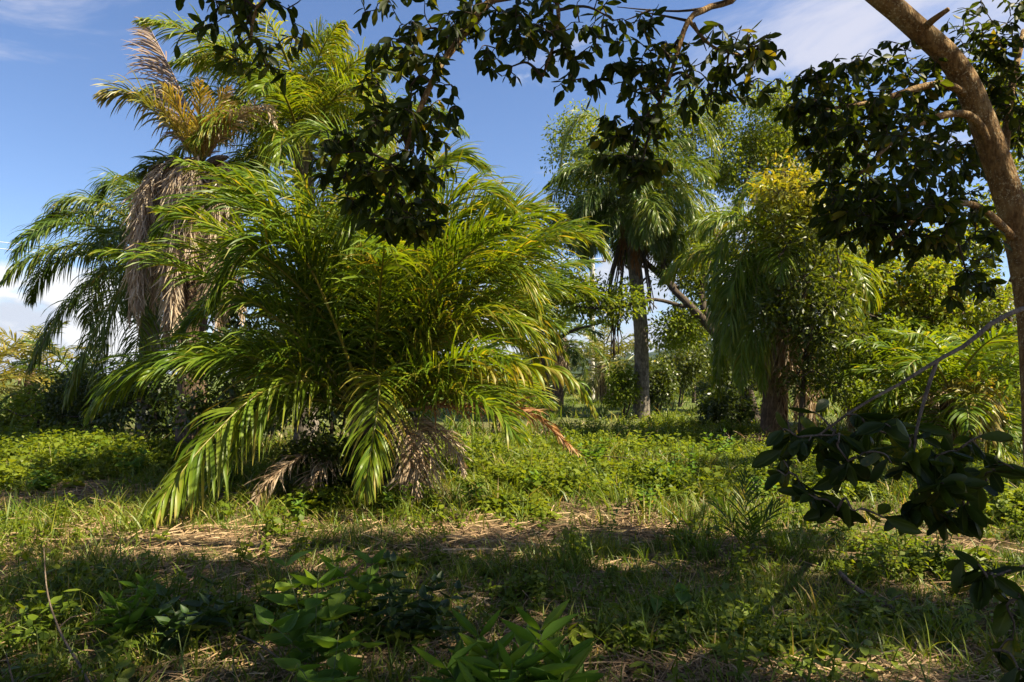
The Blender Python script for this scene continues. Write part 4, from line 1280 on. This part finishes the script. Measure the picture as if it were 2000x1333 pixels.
def straw_amount(x, y):
    """1 where dry straw covers the soil, 0 where green grows"""
    s = vnoise(x, y, 5, 1.1) * .6 + vnoise(x, y, 6, .35) * .4
    spots = np.zeros_like(x)
    for px, d, sx, sy in ((60, 6.6, .9, .5), (160, 9.0, 1.0, .6), (420, 6.3, 1.2, .5), (900, 6.6, .6, .7), (1060, 7.2, 1.0, .7), (1250, 7.2, .8, .6), (1650, 7.6, .8, .4), (1800, 6.6, .8, .4), (1250, 3.7, .6, .25), (1500, 3.6, .6, .2), (1720, 3.5, .5, .2)):
        cx_ = (px - 1000) / FPX * d
        spots = np.maximum(spots, np.exp(-((x - cx_) / sx) ** 2 - ((y - d) / sy) ** 2))
    return np.clip(s * .75 + spots * .62, 0, 1)


def blades(geo, x, y, rng, h, wd, tint, lean=.5, S=3):
    n = len(x)
    z = gz(x, y)
    az = rng.uniform(0, 2 * np.pi, n)
    ln = np.abs(rng.normal(0, lean, n))
    d = np.stack([np.cos(az) * np.sin(ln), np.sin(az) * np.sin(ln), np.cos(ln)], 1)
    out_ = np.stack([np.cos(az), np.sin(az), np.zeros(n)], 1)
    sg = np.linspace(0, 1, S + 1)
    bd = rng.uniform(.1, 1.1, n)
    c = np.stack([x, y, z - .01], 1)[:, None] + d[:, None] * (h[:, None] * sg)[..., None] \
        + (out_ * bd[:, None] - np.array([0, 0, .55]) * bd[:, None])[:, None] * (h[:, None] * .55 * sg ** 2.2)[..., None]
    fa = rng.uniform(0, 2 * np.pi, n)
    wv = np.stack([np.cos(fa), np.sin(fa), np.zeros(n)], 1)
    H = wv[:, None] * (wd[:, None] * .5 * np.interp(sg, [0, .4, 1], [.8, 1, .05]))[..., None]
    ribbons(geo, c, H, np.clip(tint[:, None] + .15 * sg[None] ** 2, 0, 1))


def grass(name, label, seed, d0, d1, n, hh, ww, S=3):
    rng = np.random.default_rng(seed)
    # tufts: blades gather round tuft centres
    k = n // 14
    tx, ty = scatter(rng, d0, d1, k)
    s = straw_amount(tx, ty)
    ok = rng.uniform(0, 1, k) > (s - .33) * 1.6
    tx, ty = tx[ok], ty[ok]
    th = np.minimum(rng.lognormal(-.05, .5, len(tx)), 1.8) * (.65 + .7 * vnoise(tx, ty, 9, 1.6))
    tt_ = .22 + .42 * vnoise(tx, ty, 12, 1.3) + rng.normal(0, .12, len(tx))
    i = np.repeat(np.arange(len(tx)), 14)
    m_ = len(i)
    x = tx[i] + rng.normal(0, .07, m_) * (1 + d0 / 20)
    y = ty[i] + rng.normal(0, .07, m_) * (1 + d0 / 20)
    h = hh * th[i] * rng.uniform(.45, 1.15, m_)
    dryp = rng.uniform(0, 1, m_) < .10
    ti = np.where(dryp, rng.uniform(.85, 1, m_), np.clip(tt_[i] + rng.normal(0, .1, m_), 0, .85))
    g_ = Geo()
    blades(g_, x, y, rng, h, ww * rng.uniform(.5, 1.4, m_), ti, S=S)
    tag(link(name, g_.mesh(name, [MAT['grass']]), kind='stuff'), label, 'grass')


grass('grass', 'shaded short grass tufts in front of the bushy palm', 90, 2.2, 7.2, 56000, .15, .010)
grass('grass', 'sunlit grass around the palms and across the clearing floor', 91, 7.2, 16, 86000, .24, .016, 2)
grass('grass', 'far bright grass at the back of the clearing', 92, 14.5, 50, 44000, .36, .05, 2)

rng = np.random.default_rng(95)
g = Geo()
for d0, d1, n, L0, w0 in ((2.2, 5.5, 22000, .16, .006), (5.5, 12, 30000, .22, .0085)):
    x, y = scatter(rng, d0, d1, n)
    s = straw_amount(x, y)
    ok = rng.uniform(0, 1, n) < np.clip((s - .26) * 2.2, 0.05, 1)
    x, y = x[ok], y[ok]
    m_ = len(x)
    az = rng.uniform(0, np.pi, m_)
    pt = rng.normal(0, .12, m_)
    d = np.stack([np.cos(az) * np.cos(pt), np.sin(az) * np.cos(pt), np.sin(pt)], 1)
    L = L0 * rng.lognormal(0, .5, m_)
    sg = np.linspace(-.5, .5, 3)
    bow = rng.normal(0, .12, (m_, 3))
    bow[:, 2] = np.abs(bow[:, 2]) * .5
    c = np.stack([x, y, gz(x, y) + rng.uniform(.004, .045, m_)], 1)[:, None] + d[:, None] * (L[:, None] * sg)[..., None] + bow[:, None] * (L[:, None] * (.25 - sg ** 2))[..., None]
    wv = unit(np.cross(d, [0, 0, 1.0]))
    tl = rng.normal(0, .6, m_)[:, None]
    wv = wv * np.cos(tl) + np.cross(d, wv) * np.sin(tl)
    H = np.repeat(wv[:, None], 3, 1) * (w0 * .5 * rng.uniform(.3, 1.6, m_))[:, None, None]
    ribbons(g, c, H, np.clip(rng.normal(.5, .25, m_), 0, 1))
tag(link('straw', g.mesh('straw', [MAT['straw']]), kind='stuff'), 'dry straw and fallen leaf strips lying on the soil', 'straw')


def cover(label, seed, spots, leaf, tintm=.5, mat='weed'):
    """low leafy growth: spots are (px, d, radius x, radius y, height, sprigs)"""
    rng_ = np.random.default_rng(seed)
    g_ = Geo()
    for px, d, rx, ry, hh, ns in spots:
        c0 = G(px, d)
        x = c0[0] + rng_.normal(0, rx * .5, ns)
        y = d + rng_.normal(0, ry * .5, ns)
        h = hh * rng_.uniform(.35, 1.1, ns) * np.exp(-(((x - c0[0]) / rx) ** 2 + ((y - d) / ry) ** 2) * .35)
        k = 9
        f = np.tile(np.linspace(.25, 1, k), ns)
        i = np.repeat(np.arange(ns), k)
        m_ = ns * k
        ln = rng_.normal(0, .25, (ns, 2))
        pos = np.stack([x[i] + ln[i, 0] * f * h[i], y[i] + ln[i, 1] * f * h[i], gz(x[i], y[i]) + h[i] * f], 1)
        az = rng_.uniform(0, 6.28, ns)[i] + np.tile(np.arange(k) * 2.4, ns)
        pitch = rng_.normal(-.05, .35, m_)
        dd_ = np.stack([np.cos(az) * np.cos(pitch), np.sin(az) * np.cos(pitch), np.sin(pitch)], 1)
        nn = unit(np.stack([-np.cos(az) * np.sin(pitch), -np.sin(az) * np.sin(pitch), np.cos(pitch)], 1) + rng_.normal(0, .25, (m_, 3)))
        L = leaf * np.clip(rng_.lognormal(-.1, .42, ns), .4, 2.0)[i] * (1.15 - .45 * f)
        ti = np.clip(tintm + rng_.normal(0, .16, ns)[i] + rng_.normal(0, .1, m_) + .2 * f, 0, 1)
        leaves(g_, pos, dd_, nn, L, L * (.55 if d < 5.5 else .75), 'small' if d < 5.5 else 'diamond', ti, fold=.15, bend=.2)
        st = np.stack([np.stack([x, y, gz(x, y)], 1), np.stack([x + ln[:, 0] * h * .5, y + ln[:, 1] * h * .5, gz(x, y) + h * .5], 1), np.stack([x + ln[:, 0] * h, y + ln[:, 1] * h, gz(x, y) + h], 1)], 1)
        hw = np.zeros_like(st)
        hw[..., 0] = .004
        ribbons(g_, st, hw, np.full(ns, .2))
    tag(link('ground_cover', g_.mesh('ground_cover', [MAT[mat]]), kind='stuff'), label, 'weeds')


cover('bright leafy weed bed at the left below the low palms', 96, [(60, 12.5, 2.2, 1.2, .50, 420), (200, 12, 1.4, 1.0, .5, 300), (40, 10.2, 1.3, .8, .35, 240), (250, 11, .8, .7, .45, 160), (330, 12.5, .8, .6, .45, 120), (-40, 15, 3, 1.5, .6, 260)], .11, .55)
cover('patchy low weeds around the bushy palm and along the clearing', 97,
      [(900, 10.5, .8, .6, .35, 160), (1010, 9.6, .6, .5, .33, 150), (1060, 11, .9, .7, .35, 170), (940, 12.5, 1.2, .8, .5, 180), (1290, 9.3, .5, .5, .4, 120), (1240, 10.5, .7, .6, .35, 120), (1350, 9.8, .7, .6, .3, 130),
       (1440, 11.5, 1.0, .8, .3, 160), (780, 8.0, .5, .35, .28, 90), (620, 7.9, .45, .3, .28, 70), (1700, 9.5, 1.0, .8, .3, 160), (1880, 10, 1.0, .8, .35, 160), (1950, 7.6, .7, .6, .3, 110), (1150, 14, 1.2, .9, .4, 160),
       (1330, 15, 1.2, 1, .45, 190), (1110, 9.2, .6, .4, .35, 60), (1480, 9.8, .7, .4, .35, 60), (1620, 9, .8, .5, .3, 60), (1500, 13, 1.6, 1.0, .45, 120), (1250, 13, 1.4, .9, .45, 110), (1180, 18, 1.6, 1.2, .5, 190), (1300, 20, 1.6, 1.2, .5, 190), (1420, 17, 1.2, 1, .4, 140), (1000, 8.2, .5, .4, .2, 80)], .095, .55)
rs = np.random.default_rng(99)
sw = []
for k_ in range(410):
    y_ = math.sqrt(rs.uniform(2.8 ** 2, 17 ** 2))
    x_ = rs.uniform(-1, 1) * (y_ * .8 + .4)
    if abs(x_ + 2.0) < 1.2 and abs(y_ - 9.2) < 1.2:
        continue
    sw.append((1000 + x_ / y_ * FPX, y_, rs.uniform(.15, .6), rs.uniform(.15, .5), rs.uniform(.06, .3) * (1 + y_ / 16), int(rs.integers(4, 17))))
cover('small weeds sprinkled through the grass everywhere', 199, sw, .062, .5)
cover('small dim weeds in the front shade', 98, [(350, 4.3, .5, .35, .3, 60), (1350, 4.6, .6, .4, .16, 70), (1500, 4.2, .6, .4, .16, 80), (200, 5.0, .7, .4, .2, 70), (1050, 5.0, .5, .35, .18, 60), (800, 4.6, .5, .35, .25, 60), (1250, 4.2, .5, .3, .15, 50),
                                                 (1750, 4.6, .6, .4, .18, 70), (1800, 5.6, .7, .4, .2, 80), (60, 4.2, .5, .4, .25, 50), (550, 4.4, .4, .3, .22, 50)], .07, .4)

# ------------------------------------------------------------------ single plants
ovate = leaf_proto('leaf', 'ovate', MAT['weed_obj'], 6)
lance = leaf_proto('leaf', 'lance', MAT['weed_obj'], 7)
dark_ov = leaf_proto('leaf', 'ovate', MAT['weed_dark_obj'], 8)


def weed(name, label, px, d, h, stems, pairs, L, ratio, proto, seed, splay=.35, group=None, up=.2):
    rg = np.random.default_rng(seed)
    b = G(px, d)
    o = thing(name, label, 'plant', b, group)
    for s in range(stems):
        az = s * 2.4 + rg.uniform(0, .8)
        e = math.pi / 2 - splay * rg.uniform(.2, 1.2)
        C = arc(b + rg.normal(0, .02, 3) * [1, 1, 0] + [0, 0, -.02], az, e, h * rg.uniform(.7, 1.1), rg.uniform(-.1, .35), n=14)
        g_ = Geo()
        tube(g_, C, np.linspace(.005, .002, 14) * (h / .6) ** .5, 5, tint=rg.uniform(.2, .8))
        st = part('stem', g_, [MAT['stem']], o)
        T = tangents(C)
        for k in range(pairs):
            f = .28 + .72 * (k + .5) / pairs
            i = min(13, int(f * 13.9))
            for q in (0, 1):
                a = k * 1.57 + q * math.pi + rg.normal(0, .25)
                pt = up + .5 * (f > .9) + rg.normal(0, .2)
                dd_ = np.array([math.cos(a) * math.cos(pt), math.sin(a) * math.cos(pt), math.sin(pt)])
                nn = unit(np.array([0, 0, 1.0]) - dd_ * dd_[2] + rg.normal(0, .15, 3))
                l_ = L * (1.1 - .55 * abs(f - .6) * 2) * rg.uniform(.8, 1.15)
                place_leaf('leaf', proto[rg.integers(5)], st, C[i], dd_, nn, l_, l_ * ratio)


weed('broadleaf_weed', 'pale broad leaved weed in the front shade, left of centre', 635, 3.7, .66, 5, 5, .19, .58, ovate, 201, .5)
weed('broadleaf_weed', 'broad leaved weed with upright tip behind the pale front weed', 700, 4.4, .6, 4, 5, .17, .5, ovate, 202, .4)
weed('broadleaf_weed', 'low pale weed cut by the bottom edge left of centre', 650, 3.25, .36, 4, 3, .18, .6, ovate, 203, .6)
weed('lance_leaved_plant', 'dense clump of long pointed leaves at the bottom centre', 985, 3.15, .52, 14, 5, .25, .26, lance, 204, .75, up=.5)
weed('lance_leaved_plant', 'smaller pointed leaf clump at the bottom right of the dense centre clump', 1085, 3.05, .32, 7, 4, .2, .26, lance, 205, .8, up=.45)
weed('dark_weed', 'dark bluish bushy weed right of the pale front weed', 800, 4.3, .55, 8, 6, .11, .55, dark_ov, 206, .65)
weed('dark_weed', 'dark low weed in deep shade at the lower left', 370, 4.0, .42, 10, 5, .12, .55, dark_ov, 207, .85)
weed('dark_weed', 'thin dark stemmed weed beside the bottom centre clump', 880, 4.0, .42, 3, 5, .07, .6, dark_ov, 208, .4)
weed('broadleaf_weed', 'round leaved sprig in the grass right of the bottom centre clump', 1310, 4.6, .26, 3, 2, .2, .5, ovate, 209, .6)
weed('broadleaf_weed', 'tall sunlit leafy weed in the clearing in front of the grey palm', 1298, 9.3, .62, 4, 7, .11, .55, ovate, 210, .3)
weed('broadleaf_weed', 'narrow leafy weed standing on straw at centre', 1192, 6.9, .38, 2, 7, .065, .5, ovate, 211, .25)
weed('broadleaf_weed', 'sunlit weed cluster under the rusty frond tip', 1045, 9.2, .35, 5, 5, .12, .55, ovate, 212, .6)
weed('broadleaf_weed', 'leafy weed among the sunlit bed at the left', 150, 10.6, .5, 5, 6, .12, .6, ovate, 213, .5)
weed('broadleaf_weed', 'light green weed at the foot of the bushy palm beside its hanging dry frond', 780, 7.7, .35, 5, 5, .10, .55, ovate, 214, .5)
weed('broadleaf_weed', 'small weed below the glossy lower left frond', 585, 7.4, .35, 4, 5, .09, .5, ovate, 215, .5)
weed('broadleaf_weed', 'sunlit weed patch right of the narrow straw weed', 1265, 8.2, .35, 5, 5, .10, .55, ovate, 216, .6)

weed('broadleaf_weed', 'bushy bright weed between the rusty frond and the grey palm', 1150, 11.5, .55, 7, 6, .13, .55, ovate, 217, .6)
weed('broadleaf_weed', 'spreading weed in the sunny grass left of the low near leaves', 1490, 9.0, .4, 7, 5, .12, .55, ovate, 218, .7)
weed('broadleaf_weed', 'tall thin weed just right of the tall sunlit clearing weed', 1345, 9.8, .6, 3, 7, .09, .5, ovate, 219, .3)
weed('broadleaf_weed', 'weed clump in the shade before the skirted palm heap', 1400, 12.5, .6, 7, 6, .13, .55, ovate, 221, .6)
weed('broadleaf_weed', 'leafy weed at the front edge of the left weed bed', 90, 9.3, .4, 6, 5, .13, .6, ovate, 222, .6)
weed('broadleaf_weed', 'weed between the left weed bed and the glossy frond', 265, 10.2, .55, 6, 6, .13, .6, ovate, 223, .5)
weed('broadleaf_weed', 'sunlit weed right of the hanging grey dry frond', 930, 8.4, .4, 6, 5, .10, .55, ovate, 224, .6)
weed('lance_leaved_plant', 'narrow leaved plant in the lower left shade by the dead twig', 260, 4.0, .4, 6, 5, .14, .25, lance, 225, .5, up=.5)

# palm seedling
r = np.random.default_rng(220)
b_ = G(1450, 5.9)
o = thing('palm_seedling', 'dark upright palm seedling on the grassy mound', 'plant', b_)
g = Geo()
tube(g, spline([b_ + [0, 0, -.03], b_ + [0, 0, .06]], 4), .012, 6)
part('stem', g, [MAT['stem']], o)
for az, e0, L in ((1.2, 1.45, .72), (3.4, 1.25, .62), (.1, 1.15, .55), (4.6, 1.1, .5), (2.4, 1.2, .5), (5.6, 1.3, .55)):
    add_frond(o, arc(b_ + [0, 0, .03], az, e0, L, .5), r, 'palm_blue', 'rachis', nl=15, lmax=.24, width=.013, hang=.4, a0=.8, a1=.4, bare=.25, S=4, fold=False, rad=.004, tint=-.2, tipdry=0, tsd=.08)
b_ = G(1790, 11.5)
o = thing('palm_seedling', 'bright green palm seedling before the dark hearted palm', 'plant', b_)
g = Geo()
tube(g, spline([b_ + [0, 0, -.03], b_ + [0, 0, .12]], 4), .02, 6)
part('stem', g, [MAT['stem']], o)
for k_ in range(7):
    add_frond(o, arc(b_ + [0, 0, .05], k_ * 2.4, 1.3 - .08 * k_, .8, .7), r, 'palm', 'rachis', nl=18, lmax=.3, width=.02, hang=.4, a0=.8, a1=.4, bare=.2, S=4, fold=False, rad=.006, tint=.6, tipdry=0)


def tuft(label, px, d, n, h, wd, seed, tint=.4):
    rg = np.random.default_rng(seed)
    b = G(px, d)
    g_ = Geo()
    blades(g_, b[0] + rg.normal(0, .09, n), b[1] + rg.normal(0, .09, n), rg, h * rg.uniform(.5, 1.1, n), np.full(n, wd), np.clip(rg.normal(tint, .12, n), 0, 1), lean=.45, S=5)
    tag(link('grass_tuft', g_.mesh('grass_tuft', [MAT['grass']], b)), label, 'grass tuft', 'long grass tufts').location = [float(v) for v in b]


tuft('long bladed grass tuft at the left edge of the sun patch', 100, 6.5, 70, .42, .016, 301, .5)
tuft('long grass tuft below the tip of the glossy lower left frond', 270, 6.6, 60, .40, .015, 302, .55)
tuft('grass tuft between the front weed and the sunlit straw', 905, 5.4, 50, .30, .010, 303, .4)
tuft('tall grass tuft at the shadow edge right of centre', 1120, 5.7, 60, .36, .011, 304, .4)
tuft('arching grass tuft on the mound left of the palm seedling', 1370, 6.0, 60, .42, .011, 305, .3)
tuft('drooping grass tuft right of the palm seedling', 1520, 6.0, 60, .36, .010, 306, .35)
tuft('sunlit grass tuft before the skirted palm trunk', 1520, 14.5, 70, .45, .02, 307, .6)
tuft('upright grass tuft standing in the narrow weed', 1175, 6.4, 50, .34, .010, 308, .6)
tuft('small bright tuft at the bottom between weed and pointed leaf clump', 780, 3.3, 24, .28, .012, 309, .5)
tuft('grass tuft in the lower right sun fleck', 1730, 4.1, 60, .26, .009, 310, .6)
tuft('grass tuft by the lower right corner', 1840, 4.3, 60, .3, .010, 311, .5)
tuft('grass tuft in shade right of the round leaved sprig', 1440, 4.5, 50, .26, .009, 312, .35)

# ------------------------------------------------------------------ fallen sticks
STICKS = [
    ('dead curved twig rising from the grass at the lower left', [(205, 1300, 3.3), (165, 1220, 3.5), (120, 1150, 3.8), (95, 1080, 4.1), (88, 1000, 4.3)], .008),
    ('thin dry stem leaning at the lower left corner', [(45, 1330, 3.2), (35, 1260, 3.3), (15, 1180, 3.4)], .007),
    ('bent bare twig on the mound beside the seedling', [(1350, 1085, 5.3), (1315, 1060, 5.4), (1285, 1035, 5.5), (1262, 1030, 5.6)], .009),
    ('long straw pale stick pointing at the seedling', [(1290, 1028, 6.4), (1340, 1005, 6.6), (1400, 978, 6.9)], .008),
    ('dead fallen branch lying in the shade at right', [(1640, 1095, 5.2), (1680, 1130, 5.0), (1740, 1160, 4.8), (1800, 1190, 4.6), (1850, 1200, 4.55)], .018),
    ('forked grey stick in the grass right of centre', [(1505, 1235, 4.15), (1512, 1200, 4.3), (1508, 1170, 4.45)], .012),
    ('fine twig in front of the pale broad leaved weed', [(430, 1190, 4.3), (500, 1215, 3.9), (560, 1250, 3.6), (640, 1290, 3.4)], .008),
    ('dry arching grass stalk before the grey palm', [(1180, 880, 11.5), (1230, 885, 11), (1270, 905, 10.6), (1300, 930, 10.3)], .008),
    ('light brown curved stalk lying in the left shade', [(240, 1115, 5.4), (290, 1115, 5.4), (330, 1130, 5.3)], .007),
]
r = np.random.default_rng(400)
for lab, pts, rad in STICKS:
    q = [P(*p) for p in pts]
    zmin = min(v[2] - gz(v[0], v[1]) for v in q)
    q = [v - [0, 0, zmin - rad * .5] for v in q]
    g = Geo()
    tube(g, spline(q, 18), np.linspace(rad, rad * .45, 18), 7, rough=.06, rng=r)
    c = spline(q, 18)
    tube(g, spline([c[9], c[9] + [.05, .02, .05], c[9] + [.12, .05, .06]], 5), np.linspace(rad * .5, rad * .2, 5), 5)
    tag(link('fallen_stick', g.mesh('fallen_stick', [MAT['bark_grey']])), lab, 'stick', 'fallen sticks')
# heap of dead leaf bases at the foot of the skirted palm
b_ = G(1460, 15.6)
g = Geo()
o = thing('leaf_litter_heap', 'heap of dark dead fronds at the foot of the skirted palm', 'debris', b_)
for k_ in range(5):
    C = arc(b_ + [r.normal(0, .3), r.normal(0, .15), .05], r.uniform(0, 6.28), .25, 1.1, .5, n=12)
    C[:, 2] = np.maximum(C[:, 2], gz(C[:, 0], C[:, 1]) + .04)
    add_frond(o, C, r, 'dead', 'rachis_dead', name='dry_frond', nl=30, lmax=.35, width=.02, hang=.8, S=4, fold=False, tint=.1, curl=.6)

# ------------------------------------------------------------------ the air
g = Geo()
x0, x1, y0, y1, z0, z1 = -1000.0, 1000.0, -100.0, 1500.0, -3.0, 34.0
g.add([(x0, y0, z0), (x1, y0, z0), (x1, y1, z0), (x0, y1, z0), (x0, y0, z1), (x1, y0, z1), (x1, y1, z1), (x0, y1, z1)],
      [(0, 3, 2, 1), (4, 5, 6, 7), (0, 1, 5, 4), (1, 2, 6, 5), (2, 3, 7, 6), (3, 0, 4, 7)])
m, t = new_mat('air_haze')
vol = t.n('ShaderNodeVolumePrincipled')
vol.inputs['Color'].default_value = (.80, .88, 1.0, 1)
vol.inputs['Density'].default_value = 0.0001
vol.inputs['Anisotropy'].default_value = 0.2
out = t.n('ShaderNodeOutputMaterial')
t.l(vol, 0, out, 'Volume')
tag(link('haze', g.mesh('haze', [m], smooth=False), kind='stuff'), 'faint bluish air between the camera and the far hill', 'haze')
